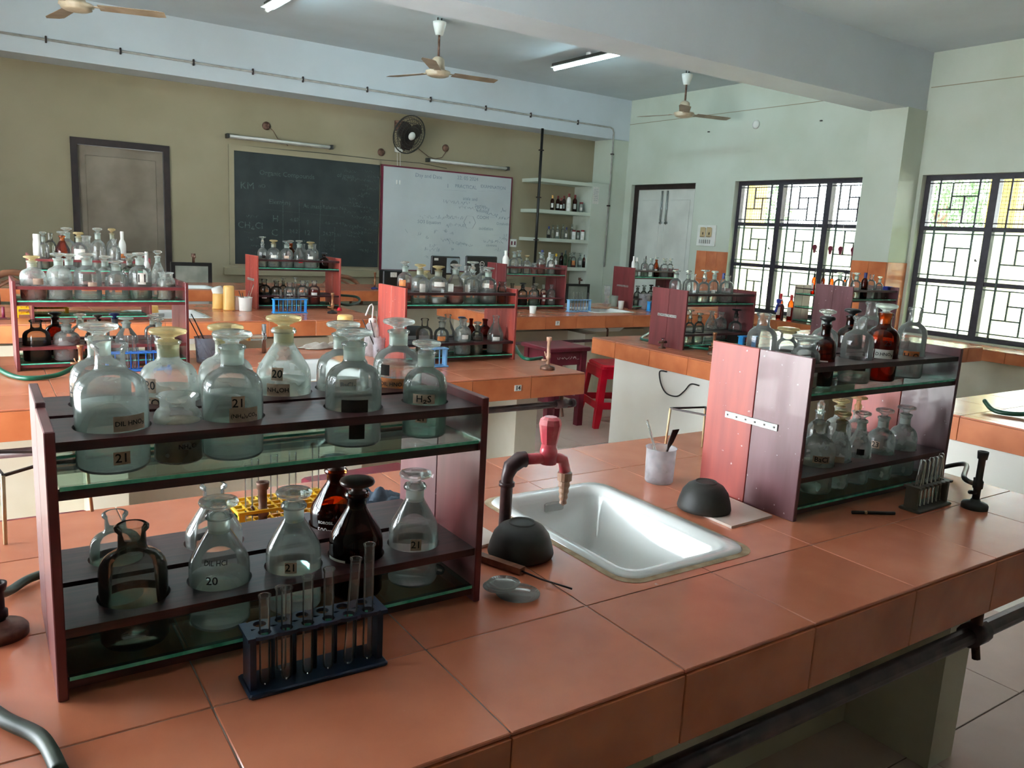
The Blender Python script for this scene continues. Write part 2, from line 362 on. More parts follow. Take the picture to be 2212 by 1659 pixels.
# beams and columns
struct('ceiling_beam', MB().box(XL, 4.56, 2.887, XR, 4.95, ZC+.01), m_beam, 'wide white ceiling beam crossing the room above the second benches')
struct('ceiling_beam', MB().box(XL, 8.85, 2.88, XR, YB, ZC+.01), m_beam, 'white beam along the blackboard wall')
struct('ceiling_beam', MB().box(XL, .25, 2.887, XR, .64, ZC+.01), m_beam)
struct('column', MB().box(7.43, 4.54, 0, XR+.01, 4.925, 2.89), m_wall, 'white column between the two windows')
struct('column', MB().box(7.47, 8.85, 0, XR+.01, YB, 2.885), m_wall, 'white corner column carrying the conduit')
struct('window_eave', MB().box(XL-1.4, YF-1, 2.42, XL-.24, YB+1, 2.52), m_beam, 'concrete eave over the left windows')  # unseen overhang, added so no direct sun enters on the left
struct('roof_slab', MB().box(XL-.6, YF-.8, ZC+.12, XR+.6, YB+.8, ZC+.3), m_beam, 'roof slab')
# plaster line on the right wall
tag(struct('trim_1', MB().box(XR-.004, 4.95, 3.105, XR, 8.85, 3.112).box(XR-.004, 0, 3.105, XR, 4.54, 3.112), m_wallb), 'thin plaster ridge near the top of the window wall')

# ------------------------------------------------------------------ doors
d = thing('door_1', 'closed greyed door in a dark brown frame beside the blackboard', 'door', (DX0, YB, 0)); d['kind'] = 'structure'
wd = DX1-DX0
MB().box(0, -.03, 0, .06, .1, DZ).box(wd-.06, -.03, 0, wd, .1, DZ).box(.06, -.03, DZ-.065, wd-.06, .1, DZ).build('door_frame', m_doorf, d)
MB().box(.062, .02, 0, wd-.062, .055, DZ-.067).build('door_leaf', m_doorl, d)
MB().box(.13, .012, .25, wd-.13, .022, 1.0, .004).build('door_panel', m_doorl, d)
MB().box(.13, .012, 1.12, wd-.13, .022, DZ-.16, .004).build('door_panel', m_doorl, d)
d = thing('door_2', 'white double door with dark frame beside the shelf alcove', 'door', (XR, 7.5, 0)); d['kind'] = 'structure'
wd = 1.216; x = .06
MB().box(x, 0, 0, x+.08, .06, 2.285).box(x, wd-.06, 0, x+.08, wd, 2.285).box(x, .06, 2.22, x+.08, wd-.06, 2.285).build('door_frame', m_doorf, d)
for k, (a, c) in enumerate(((.062, wd/2-.002), (wd/2+.002, wd-.062))):
    lf = MB().box(x+.03, a, 0, x+.065, c, 2.218).build('door_leaf', m_doorw, d)
    MB().box(x+.018, a+.09, 1.15, x+.032, c-.09, 2.08, .005).build('door_panel', m_doorw, lf)
    MB().box(x+.018, a+.09, .2, x+.032, c-.09, 1.02, .005).build('door_panel', m_doorw, lf)
    yy = wd/2+(-.05 if k == 0 else .05)
    MB().tube([(x+.01, yy, 2.2), (x+.01, yy, 1.75)], .006, 6).tube([(x+.01, yy+.02, 2.2), (x+.01, yy+.02, 1.8)], .004, 6).box(x, yy-.02, 1.76, x+.03, yy+.02, 1.79).build('bolt', m_chrome, lf)

# ------------------------------------------------------------------ windows
def window(name, label, X, out_, y0, y1, z0, z1, tiers, n, mesh_top=True, detail=True):
    """casement window set in the wall: dark frame, posts, transoms, grille, panes and wire mesh over the top lights"""
    t = thing(name, label, 'window', (X+out_*.10, y0, z0)); t['kind'] = 'structure'
    w = y1-y0; H = z1-z0; s = out_
    b = MB().box(-.03, 0, 0, .03, .05, H).box(-.03, w-.05, 0, .03, w, H).box(-.03, .05, 0, .03, w-.05, .045).box(-.03, .05, H-.05, .03, w-.05, H)
    b.build('window_frame', m_grille, t)
    pw = w/n
    for i in range(1, n): MB().box(-.045, i*pw-.035, .045, .035, i*pw+.035, H-.05).build('mullion', m_grille, t)
    zs = [0]+[q-z0 for q in tiers]+[H]
    for q in tiers: MB().box(-.035, .05, q-z0-.02, .03, w-.05, q-z0+.02).build('transom', m_grille, t)
    for i in range(n):
        a = i*pw+(.05 if i == 0 else .035); c = (i+1)*pw-(.05 if i == n-1 else .035)
        for k in range(len(zs)-1):
            lo = zs[k]+(.045 if k == 0 else .02); hi = zs[k+1]-(.05 if k == len(zs)-2 else .02)
            top = k == len(zs)-2
            MB().box(-s*.0+s*.012-.002, a, lo, s*.012+.002, c, hi).build('pane', m_panec if top else m_pane, t)
            g = MB(); e = .0065; xx = -s*.03
            def V(y, za, zb, r=e): g.box(xx-r, y-r, za, xx+r, y+r, zb)
            def Hh(z, ya, yb, r=e): g.box(xx-r, ya, z-r, xx+r, yb, z+r)
            v1 = a+(c-a)*.18; v2 = a+(c-a)*.82; h1 = lo+(hi-lo)*.08; h2 = lo+(hi-lo)*.94
            # seen from inside the pattern runs from the far side of each light
            V(v1, lo-.02, hi+.02, .0075); V(v2, lo-.02, hi+.02, .0075); Hh(h1, a, c, .0055); Hh(h2, a, c, .0055)
            p = v2-(v2-v1)/3; q = v2-2*(v2-v1)/3; zt = h2-(h2-h1)/3; zb = h2-2*(h2-h1)/3
            V(p, zb, h2); Hh(zt, v1, p); V(q, h1, zt); Hh(zb, q, v2)
            g.build('grille', m_grn if not top else m_grille, t)
            if top and mesh_top and detail:
                g = MB(); xx = s*.045; k2 = 0; y = a
                while y < c: g.box(xx-.0022, y-.0022, lo, xx+.0022, y+.0022, hi); y += .035
                z = lo
                while z < hi: g.box(xx-.0022, a, z-.0022, xx+.0022, c, z+.0022); z += .035
                tag(g.build('wire_mesh', m_mesh, t), kind='stuff')
        if detail:
            zz = zs[1]+(zs[2]-zs[1])*.42
            MB().tube([(-.045, i*pw+.06, zz), (-.075, i*pw+.06, zz), (-.075, i*pw+.06, zz+.02)], .007, 6).build('window_catch', m_grille, t)
    return t
window('window_1', 'barred window left of the column, behind the dropper bottles', XR, 1, 4.93, 6.85, WZ0, WZ1, (1.30, 1.784), 3)
window('window_2', 'barred window at the right edge, right of the column', XR, 1, 2.50, 4.50, WZ0, WZ1, (1.28, 1.784), 3)
# windows outside the view, plain openings with bars
for k, (a, c) in enumerate([(XL, WIN_L[0]), (XL, WIN_L[1])]):
    X, (y0, y1) = a, c; s = 1 if X > 0 else -1; z0_, z1_ = (WZ0, WZ1) if s > 0 else (.35, 2.35)
    t = thing('window_%d' % (k+3), 'side window out of view', 'window', (X+s*.1, y0, z0_)); t['kind'] = 'structure'; w_ = y1-y0; H_ = z1_-z0_
    MB().box(-.03, 0, 0, .03, .05, H_).box(-.03, w_-.05, 0, .03, w_, H_).box(-.03, .05, 0, .03, w_-.05, .05).box(-.03, .05, H_-.05, .03, w_-.05, H_).build('window_frame', m_grille, t)
    for q in (1, 2): MB().box(-.03, w_*q/3-.03, .05, .03, w_*q/3+.03, H_-.05).build('mullion', m_grille, t)
    MB().box(-.03, .05, H_*.62-.02, .03, w_-.05, H_*.62+.02).build('transom', m_grille, t)
# tiled dado on the right wall and column, counter under the windows
cz = .731
dado = thing('tiled_dado', 'terracotta wall tiles around the column and beside window', 'wall tiles', (0, 0, 0)); dado['kind'] = 'structure'
def dado_x(x, ya, yb, za, zb, d=-.008):
    n = max(1, round((yb-ya)/.2)); m = max(1, round((zb-za)/.3))
    for i in range(n):
        for j in range(m):
            a = ya+(yb-ya)*i/n; c = ya+(yb-ya)*(i+1)/n; lo = zb-(zb-za)*(j+1)/m; hi = zb-(zb-za)*j/m
            tile('tile', dado, x+d, a+.001, lo+.001, x, c-.001, hi-.001, m_apron)
def dado_y(y, xa, xb, za, zb):
    m = max(1, round((zb-za)/.3))
    for j in range(m):
        lo = zb-(zb-za)*(j+1)/m; hi = zb-(zb-za)*j/m
        tile('tile', dado, xa+.001, y-.008, lo+.001, xb-.001, y, hi-.001, m_apron)
dado_x(7.43, 4.54, 4.925, cz, 1.435); dado_y(4.54, 7.43, XR, cz, 1.435)
dado_x(XR, 6.85, 7.37, cz, 1.435)
dado_x(XR, 1.7, 2.5, cz, 1.435)
wc = thing('window_counter', 'long tiled counter running under the windows', 'counter', (7.36, 0, 0))
MB().box(.008, -1.2, cz-.095, .405, 7.3, cz-.004).build('counter_slab', m_cream, wc)
for i in range(29):
    y0 = -1.2+i*.3; y1 = min(7.3, y0+.3)
    if y1-y0 < .05: continue
    tile('tile', wc, 0, y0+.001, cz-.004, (.07 if 4.5 < y0 < 4.8 else .405), y1-.001, cz, m_tile)
    tile('tile', wc, 0, y0+.001, cz-.1, .008, y1-.001, cz-.006, m_apron)
MB().box(.06, -1.2, FZ, .405, 7.3, cz-.095).build('support_wall', m_cream, wc)
# ------------------------------------------------------------------ outside
struct('exterior_ground', MB().box(-30, -20, -.4, 45, 30, -.3), m_ground, 'ground outside the windows')
eb = thing('exterior_building', 'pale veranda wall with yellow pillars seen through the windows', 'building', (10.2, 0, -.3))
MB().box(3.0, -6, 0, 3.3, 14, 2.0).build('low_wall', m_ext, eb)
for y in (1.2, 4.75, 8.5, 11.0): MB().box(-.3, y-.16, 0, .0, y+.16, 3.3).build('pillar', m_yel, eb)
MB().box(-.3, -6, 2.98, 0, 14, 3.12).build('lintel', m_yel, eb)
MB().box(-2.0, -6, 3.4, .5, 14, 3.5).build('veranda_slab', m_ext, eb)
def tree(x, y, z, r, seed):
    random.seed(seed); t = thing('tree', 'leafy green tree beyond the veranda, %s' % ('by the column' if seed == 1 else 'behind the far window'), 'tree', (x, y, -.3))
    b = MB(); b.tube([(0, 0, 0), (.1, 0, z*.6), (0, .1, z)], .14, 8); b.build('trunk', m_brown, t)
    b = MB()
    for k in range(900):
        v = Vector((random.gauss(0, 1), random.gauss(0, 1), random.gauss(0, .8))); v = v.normalized()*r*random.random()**.4
        u = Vector((random.gauss(0, 1), random.gauss(0, 1), random.gauss(0, 1))).normalized()*.12; w = u.orthogonal().normalized()*.06
        p = v+Vector((0, 0, z)); b.add([tuple(p-u), tuple(p+w), tuple(p+u), tuple(p-w)], [(0, 1, 2, 3)], False)
    tag(b.build('foliage', m_leaf, t), kind='stuff')
tree(16.5, 9.0, 2.9, 1.2, 1); tree(20.0, 17.0, 3.0, 1.3, 2)
random.seed(11)
# ------------------------------------------------------------------ benches
BT = .9
def cut_rects(x0, y0, x1, y1, holes):
    R = [(x0, y0, x1, y1)]
    for hx0, hy0, hx1, hy1 in holes:
        Q = []
        for a, b_, c, d_ in R:
            if hx0 >= c or hx1 <= a or hy0 >= d_ or hy1 <= b_: Q.append((a, b_, c, d_)); continue
            if a < hx0: Q.append((a, b_, hx0, d_))
            if c > hx1: Q.append((hx1, b_, c, d_))
            aa, cc = max(a, hx0), min(c, hx1)
            if b_ < hy0: Q.append((aa, b_, cc, hy0))
            if d_ > hy1: Q.append((aa, hy1, cc, d_))
        R = Q
    return [r for r in R if r[2]-r[0] > .004 and r[3]-r[1] > .004]
def bench(label, x0, x1, y0, y1, phase, sinks=(), ysplit=None, zt=BT, legs=4, backwall=True, ap=.1):
    t = thing('lab_bench', label, 'bench', (x0, y0, 0), 0, 'tiled laboratory benches'); L = x1-x0; D = y1-y0
    hs = [(a-x0, b_-y0, c-x0, d_-y0) for a, b_, c, d_ in sinks]
    b = MB()
    for r in cut_rects(.006, .006, L-.006, D-.006, hs): b.box(r[0], r[1], zt-.098, r[2], r[3], zt-.0015)
    b.build('countertop_slab', m_grout, t)
    ys = ysplit or [0, .228, .528, .828, D]; xs = [0]; x = phase
    while x < L-.02:
        if x > .02: xs.append(x)
        x += .3
    xs.append(L); g = .0010
    for i in range(len(xs)-1):
        for j in range(len(ys)-1):
            rr = cut_rects(xs[i]+g, ys[j]+g, xs[i+1]-g, ys[j+1]-g, hs)
            if not rr: continue
            if len(rr) == 1: r = rr[0]; tile('tile', t, r[0], r[1], zt-.006, r[2], r[3], zt, m_tile)
            else:
                b = MB()
                for r in rr: b.box(r[0], r[1], zt-.006, r[2], r[3], zt)
                b.build('tile', m_tile, t)
        tile('tile', t, xs[i]+g, -.002, zt-ap, xs[i+1]-g, .006, zt-.007, m_apron)
        tile('tile', t, xs[i]+g, D-.006, zt-ap, xs[i+1]-g, D+.002, zt-.007, m_apron)
    for j in range(len(ys)-1):
        tile('tile', t, -.002, ys[j]+g, zt-ap, .006, ys[j+1]-g, zt-.007, m_apron)
        tile('tile', t, L-.006, ys[j]+g, zt-ap, L+.002, ys[j+1]-g, zt-.007, m_apron)
    for k in range(legs):
        xx = .10+(L-.32)*k/(legs-1); hit = any(a < xx+.12 and c > xx for a, _, c, _ in hs)
        MB().box(xx, .22, FZ, xx+.12, D-.12, zt-(.18 if hit else .098)).build('support_wall', m_cream, t)
    if backwall: MB().box(.22, D*.5-.05, FZ, L-.22, D*.5+.05, zt-.18).build('spine_wall', m_cream, t)
    return t
SK = {'A': (.936, .980, 1.274, 1.473)}
bench('nearest tiled bench with white sink, pink-handled tap and two bottle racks', -1.2, 2.27, .72, 1.767, .216, [(.955, 1.0, 1.255, 1.455)], ap=.118)
b14 = bench('second tiled bench on the left, carrying plate 14', -.7, 2.30, 2.80, 3.85, .0, [(1.02, 2.98, 1.32, 3.43)])
bench('third tiled bench on the left with cream containers by its sink', -.7, 2.29, 4.93, 5.97, .1, [(.78, 5.12, 1.18, 5.55)])
bench('farthest tiled bench, before the blackboard, with two monitors', -.4, 5.5, 7.2, 8.07, .1, [(1.15, 7.30, 1.75, 7.62)], [0, .3, .6, .87])
br1 = bench('right-hand near tiled bench by the window, at the right edge', 3.17, 6.1, .72, 1.767, .05)
br2 = bench('orange-edged tiled bench with cream end wall in the middle right', 3.20, 5.9, 2.80, 3.85, .1)
b7 = bench('third tiled bench on the right, carrying plate 7', 3.24, 6.2, 4.95, 5.97, .1, [(4.30, 5.15, 4.72, 5.58)])
# full cream end walls at the aisle end of the right benches
for t_ in (br1, br2): MB().box(.094, .10, FZ, .226, .93, .801).build('end_wall', mat('white_plaster', (.93, .93, .90), .7, col2=(.90, .89, .84), scale=2), t_)  # cream plaster whitened, strong light from the left put into its colour
def plate(txt, parent, lx, z, w=.034, h=.026):
    o = MB().box(lx-w/2, -.0042, z-h/2, lx+w/2, -.0022, z+h/2).build('number_plate', m_plw, parent)
    b = MB(); put_text(b, txt, .026, lambda x, y: (lx+x, -.0048, z+y), .03); b.build('lettering', m_ink, o)
p = ony(1118, 838, 2.80); plate('14', b14, p.x+.7, p.z)
p = ony(1204, 698, 4.95); plate('7', b7, p.x-3.24, p.z, .04, .034)
# pipes under the bench fronts
def pipe(name, label, y, x0, x1, z, m=m_pvc, r=.02, tees=()):
    t = thing(name, label, 'pipe', (x0, y, z)); L = x1-x0
    MB().tube([(0, 0, 0), (L, 0, 0)], r, 12).build('pipe_run', m, t)
    for q in tees:
        MB().tube([(q-x0-.03, 0, 0), (q-x0+.03, 0, 0)], r*1.45, 12).build('tee_fitting', m, t)
        MB().tube([(q-x0, 0, 0), (q-x0, .0, .09), (q-x0-.02, .04, .14)], r*.7, 8).tube([(q-x0, 0, 0), (q-x0+.005, -.01, -.06)], r*.5, 8).build('gas_cock', m_rust, t)
    MB().tube([(L-.02, 0, 0), (L, 0, 0)], r*1.3, 12).build('end_cap', m, t)
    return t
p = ony(1060, 886, 2.94); pipe('gas_pipe', 'dark pipe running below the front of bench 14', 2.94, -.2, 2.36, p.z, r=.015, tees=(2.28,))
p = ony(1300, 735, 5.1); pipe('gas_pipe', 'thin dark pipe below the front of bench 7', 5.1, 3.4, 6.0, p.z, r=.012, tees=(4.4,))
pipe('gas_pipe', 'thick dark pipe below the nearest bench at the lower right', .80, -.9, 2.23, .66, r=.019, tees=(1.86,))

# ------------------------------------------------------------------ sinks
def rrect(x0, y0, x1, y1, z, r, n=5):
    pts = []
    for cx_, cy_, a0 in ((x1-r, y0+r, -90), (x1-r, y1-r, 0), (x0+r, y1-r, 90), (x0+r, y0+r, 180)):
        for k in range(n+1): a = math.radians(a0+90*k/n); pts.append((cx_+r*math.cos(a), cy_+r*math.sin(a), z))
    return pts
def sink(label, x0, y0, x1, y1, zt=BT, dep=.17, overflow=True):
    t = thing('sink', label, 'sink', (x0, y0, zt), 0, 'white sinks let into the benches'); L = x1-x0; D = y1-y0
    e = .018; R = [rrect(-e*.2, -e*.2, L+e*.2, D+e*.2, -.03, .04), rrect(-e, -e, L+e, D+e, .001, .045), rrect(-e+.004, -e+.004, L+e-.004, D+e-.004, .006, .044), rrect(.012, .012, L-.012, D-.012, .004, .035),
         rrect(.022, .022, L-.022, D-.022, -.012, .035), rrect(.035, .04, L-.035, D-.04, -dep*.8, .035), rrect(.06, .065, L-.06, D-.065, -dep, .03)]
    b = MB(); b.loft(R, cap=False); k = len(R[0]); base = len(b.v); b.add(R[-1], [tuple(range(k))], False)
    b.build('basin', m_white, t)
    b = MB(); b.loft([rrect(-e-.012, -e-.012, L+e+.012, D+e+.012, .0008, .05), rrect(-e+.002, -e+.002, L+e-.002, D+e-.002, .0022, .045)], cap=False); b.build('seal', m_ceram, t)
    MB().lathe([(0, .0), (.018, .0), (.02, .002), (.012, .001), (0, -.001)], (L/2, D/2, -dep), 16).build('drain', m_chrome, t)
    if overflow: MB().box(L*.42, D-.030, -.036, L*.42+.055, D-.020, -.014, .003).build('overflow_slot', mat('grey_slot', (.74, .74, .72), .5), t)
    return t
sink('white ceramic sink in the nearest bench, between the two near racks', .955, 1.0, 1.255, 1.455)
sink('white sink in bench 14, behind the near left bottles', 1.02, 2.98, 1.32, 3.43)
sink('white sink beside the cream plastic containers on third left bench', .78, 5.12, 1.18, 5.55)
sink('long white sink in the farthest bench, under the blackboard edge', 1.15, 7.30, 1.75, 7.62)
sink('white sink in bench 7, behind the pale blue tube rack', 4.30, 5.15, 4.72, 5.58)

# ------------------------------------------------------------------ racks
RACKS = {}
def rack(key, label, x0, x1, yf, H, wood, dep=.285, z=BT, rails=m_woodd, strap=True, swap=False, panels=None):
    """two-tier reagent rack: plank ends, holed boards that hold the bottles, green glass shelves on rails"""
    t = thing('reagent_rack', label, 'rack', (x0, yf, z), 0, 'wooden reagent racks on the benches'); L = x1-x0; s = H/.346
    th = .012; h1, h2, g1, g2 = .092*s, .326*s, .029*s, .272*s
    for xa in (0, L-th):
        for k, (ya, yb) in enumerate(((0, dep*.5-.0008), (dep*.5+.0008, dep))):
            mm = (panels or (wood, wood))[k]
            dz = -.006 if k == 0 and key == 'A' else 0
            MB().box(xa, ya, 0, xa+th, yb, H+dz, .0012).build('side_plank', mm, t)
    if strap:
        b = MB().box(-.003, dep*.24, H*.52, 0, dep*.78, H*.52+.016, .0006)
        for q in range(6): b.lathe([(0, .0), (.002, 0), (.0015, .0012), (0, .0015)], (0, 0, 0), 8) if False else None
        so = b.build('metal_strap', m_strap, t)
        b = MB()
        for q in range(6):
            yy = dep*.27+q*dep*.096; b.box(-.0042, yy-.002, H*.52+.006, -.0028, yy+.002, H*.52+.010)
        b.build('screw', m_iron, so)
    for zz in (g1, g2):
        for ya in (.004, dep*.5+.006):
            MB().box(th, ya+.004, zz-.0185, L-th, ya+.012, zz-.0062).build('rail', rails, t)
            MB().box(th, ya+dep*.5-.026, zz-.0185, L-th, ya+dep*.5-.018, zz-.0062).build('rail', rails, t)
            o = MB().box(th+.002, ya, zz-.006, L-th-.002, ya+dep*.5-.014, zz).build('glass_shelf', m_shelfg, t)
            MB().box(th+.002, ya-.0006, zz-.0055, L-th-.002, ya, zz-.0005).build('cut_edge', m_shelfe, o)
    RACKS[key] = dict(t=t, x0=x0, x1=x1, yf=yf, dep=dep, z=z, H=H, rows={'F': yf+dep*.25, 'B': yf+dep*.75}, sh={'L': z+g1, 'U': z+g2}, hold={'L': h1, 'U': h2}, holes={}, rails=rails, wood=wood, th=th)
    return t
def holder_boards():
    """boards with round holes that fit the bottles, one per row and tier"""
    for key, r in RACKS.items():
        L = r['x1']-r['x0']; th = r['th']; dep = r['dep']
        for tier in 'LU':
            for row in 'FB':
                ya = .004 if row == 'F' else dep*.5+.006; yb = ya+dep*.5-.014; za = r['hold'][tier]-.012; zb = r['hold'][tier]
                hs = sorted(r['holes'].get((tier, row), []))
                cyy = r['rows'][row]-r['yf']; hmax = min(cyy-ya, yb-cyy)-.004
                b = MB(); x = th
                ok = []
                for hx, hr in hs:
                    hr = min(hr, hmax)
                    if ok and hx-hr < ok[-1][0]+ok[-1][1]+.003: continue
                    if hx-hr < th+.003 or hx+hr > L-th-.003: continue
                    ok.append((hx, hr))
                bounds = [th]+[(ok[i][0]+ok[i][1]+ok[i+1][0]-ok[i+1][1])/2 for i in range(len(ok)-1)]+[L-th]
                if not ok: b.box(th, ya, za, L-th, yb, zb)
                for i, (hx, hr) in enumerate(ok):
                    xa, xb = bounds[i], bounds[i+1]; n = 28; O = []; I = []
                    for k in range(n):
                        a = 2*PI*(k+.5)/n; dx, dy = math.cos(a), math.sin(a)
                        tx = ((xb-hx) if dx > 0 else (xa-hx))/dx if abs(dx) > 1e-6 else 1e9
                        ty = ((yb-cyy) if dy > 0 else (ya-cyy))/dy if abs(dy) > 1e-6 else 1e9
                        q = min(tx, ty); O.append((hx+dx*q, cyy+dy*q)); I.append((hx+dx*hr, cyy+dy*hr))
                    # snap the ring's points nearest each corner onto the corner
                    for cxn, cyn in ((xa, ya), (xb, ya), (xb, yb), (xa, yb)):
                        k = min(range(n), key=lambda k: (O[k][0]-cxn)**2+(O[k][1]-cyn)**2); O[k] = (cxn, cyn)
                    vs = [(p[0], p[1], zz) for zz in (za, zb) for p in O]+[(p[0], p[1], zz) for zz in (za, zb) for p in I]
                    fs = []
                    for k in range(n):
                        j = (k+1) % n
                        fs += [(n+k, n+j, 3*n+j, 3*n+k), (k, 2*n+k, 2*n+j, j), (k, j, n+j, n+k), (2*n+k, 3*n+k, 3*n+j, 2*n+j)]
                    b.add(vs, fs, False)
                b.build('bottle_board', r['rails'], r['t'])

# ------------------------------------------------------------------ bottles
PROF = {
 'round': ([(0, 0), (.92, 0), (1, .025), (1, .50), (.985, .55), (.93, .60), (.82, .643), (.66, .673), (.50, .69), (.41, .71), (.375, .735), (.37, .80), (.40, .845), (.455, .855), (.455, .875), (.40, .88)], 'disc'),
 'cone': ([(0, 0), (.93, 0), (1, .03), (1, .45), (.975, .50), (.90, .545), (.40, .735), (.355, .76), (.355, .845), (.45, .84), (.47, .86), (.41, .88)], 'disc'),
 'wide': ([(0, 0), (.93, 0), (1, .03), (1, .60), (.95, .66), (.80, .71), (.66, .74), (.64, .87), (.80, .89), (.82, .915), (.70, .925)], 'lid'),
 'open': ([(0, 0), (.92, 0), (1, .03), (1, .58), (.985, .63), (.93, .68), (.82, .722), (.66, .752), (.52, .77), (.44, .79), (.41, .82), (.40, .93), (.50, .96), (.50, .985), (.42, 1.0)], None),
 'opencone': ([(0, 0), (.93, 0), (1, .03), (1, .50), (.97, .54), (.87, .59), (.40, .80), (.37, .83), (.37, .95), (.48, .965), (.48, .99), (.42, 1.0)], None),
 'wopen': ([(0, 0), (.93, 0), (1, .03), (1, .66), (.95, .72), (.84, .77), (.74, .79), (.74, .93), (.88, .96), (.88, .985), (.76, 1.0)], None),
 'raised': ([(0, 0), (.92, 0), (1, .025), (1, .44), (.985, .49), (.93, .53), (.80, .57), (.62, .60), (.44, .62), (.35, .65), (.35, .73), (.45, .75), (.45, .765), (.38, .77)], 'raised'),
 'cap': ([(0, 0), (.93, 0), (1, .03), (1, .60), (.95, .66), (.80, .72), (.55, .77), (.42, .80), (.40, .84)], 'cap'),
 'dropper': ([(0, 0), (.93, 0), (1, .03), (1, .48), (.95, .54), (.75, .60), (.45, .64), (.40, .68)], 'bulb'),
 'jar': ([(0, 0), (.93, 0), (1, .04), (1, .70), (.92, .80), (.80, .84), (.78, .88)], 'cap'),
}
def prof_r(pr, q):
    for (r0, z0), (r1, z1) in zip(pr, pr[1:]):
        if z0 <= q <= z1 and z1 > z0: return r0+(r1-r0)*(q-z0)/(z1-z0)
    return pr[-1][0]
def bottle(loc, H, R, kind, glass, liq=None, cap=None, labels=(), label='', cat='bottle', group=None, name='reagent_bottle', n=28, parts=True):
    pr, st = PROF[kind]
    t = thing(name, label, cat, loc, 0, group)
    wall = min(.0022, R*.08)
    pts = [(r*R, z*H) for r, z in pr]
    MB().lathe(pts, n=n).build('bottle_body', glass, t)
    if liq:
        frac, key = liq; q = frac; lp = [(0, wall)]
        for r, z in pr:
            if z < q: lp.append((max(.001, r*R-wall), max(z*H, wall)))
        lp = [lp[0]]+[p_ for p_ in lp[1:] if p_[0] > .0011]
        lp.append((prof_r(pr, q)*R-wall, q*H)); lp.append((0, q*H))
        MB().lathe(lp, n=n).build('liquid' if key not in ('powder', 'white') else 'powder', LIQ[key], t)
    nr = min(r for r, z in pr if z > .55)*R; zt = pts[-1][1]
    cm = cap or m_stop
    if st == 'disc':
        b = MB().lathe([(0, zt-.14*H), (nr*.78, zt-.14*H), (nr*.95, zt+.001), (nr*.6, zt+.012*H), (nr*.62, zt+.03*H), (R*.42, .935*H), (R*.62, .948*H), (R*.655, .967*H), (R*.62, .985*H), (R*.4, H), (0, .998*H)], n=n)
        b.build('stopper', cm, t)
        if glass in (m_glass, m_glassm): MB().lathe([(nr*1.012, zt-.15*H), (nr*1.03, zt-.03*H)], n=n).build('ground_neck', m_frost, t)
    elif st == 'lid':
        MB().lathe([(0, zt-.06*H), (R*.55, zt-.06*H), (R*.62, zt), (R*.98, .94*H), (R*1.04, .96*H), (R*.98, .985*H), (R*.5, H), (0, .995*H)], n=n).build('stopper', cm, t)
    elif st == 'raised':
        MB().lathe([(0, .72*H), (nr*.7, .72*H), (nr*.95, .86*H), (nr*.6, .88*H), (nr*.55, .94*H), (R*.7, .965*H), (R*.72, .985*H), (R*.6, H), (0, H)], n=n).build('stopper', cm, t)
    elif st == 'cap':
        MB().lathe([(0, zt-.05*H), (nr*1.12, zt-.05*H), (nr*1.15, H*.985), (nr*1.0, H), (0, H)], n=n, smooth=False).build('screw_cap', cm, t)
    elif st == 'bulb':
        MB().lathe([(0, zt-.06*H), (nr*1.2, zt-.06*H), (nr*1.2, zt+.06*H), (nr*.7, zt+.07*H), (nr*.75, zt+.2*H), (nr*.45, .97*H), (0, H)], n=16).build('dropper_bulb', cm, t)
    lx, ly = loc[0], loc[1]
    for L_ in labels:
        txt, ang, v, wd, hh = L_[:5]; pm = L_[5] if len(L_) > 5 else m_paper; im = L_[6] if len(L_) > 6 else m_ink
        a0 = math.atan2(-ly, -lx)+math.radians(ang); zc = v*H; w = wd*R; h = hh*H
        rad = max(prof_r(pr, v-hh/2), prof_r(pr, v+hh/2))*R if kind not in ('cone', 'opencone') or v < .45 else None
        def fn(x, y, e):
            z = zc+y; rr = (rad if rad else prof_r(pr, min(.999, max(0, z/H)))*R)+e; a = a0+x/max(rr, 1e-4)
            return (rr*math.cos(a), rr*math.sin(a), z)
        o = t
        if pm:
            b = MB(); k = 8; vs = []; fs = []
            for i in range(k+1):
                for j in (0, 1, 2): vs.append(fn(-w/2+w*i/k, -h/2+h*j/2, .0006))
            for i in range(k):
                for j in (0, 1): fs.append((i*3+j, i*3+3+j, i*3+4+j, i*3+1+j))
            b.add(vs, fs, True); o = b.build('paper_label', pm, t)
        if txt:
            vs, fs = text2d(txt, 1.0, .012); ex = max(abs(p_[0]) for p_ in vs)*2; sc = min(w*.92/ex, h*1.0)
            b = MB(); b.add([fn(x*sc, y*sc, .0011) for x, y in vs], fs, False); b.build('lettering', im, o)
    return t
ORD = ['first', 'second', 'third', 'fourth', 'fifth', 'sixth', 'seventh', 'eighth', 'ninth', 'tenth', 'eleventh', 'twelfth']
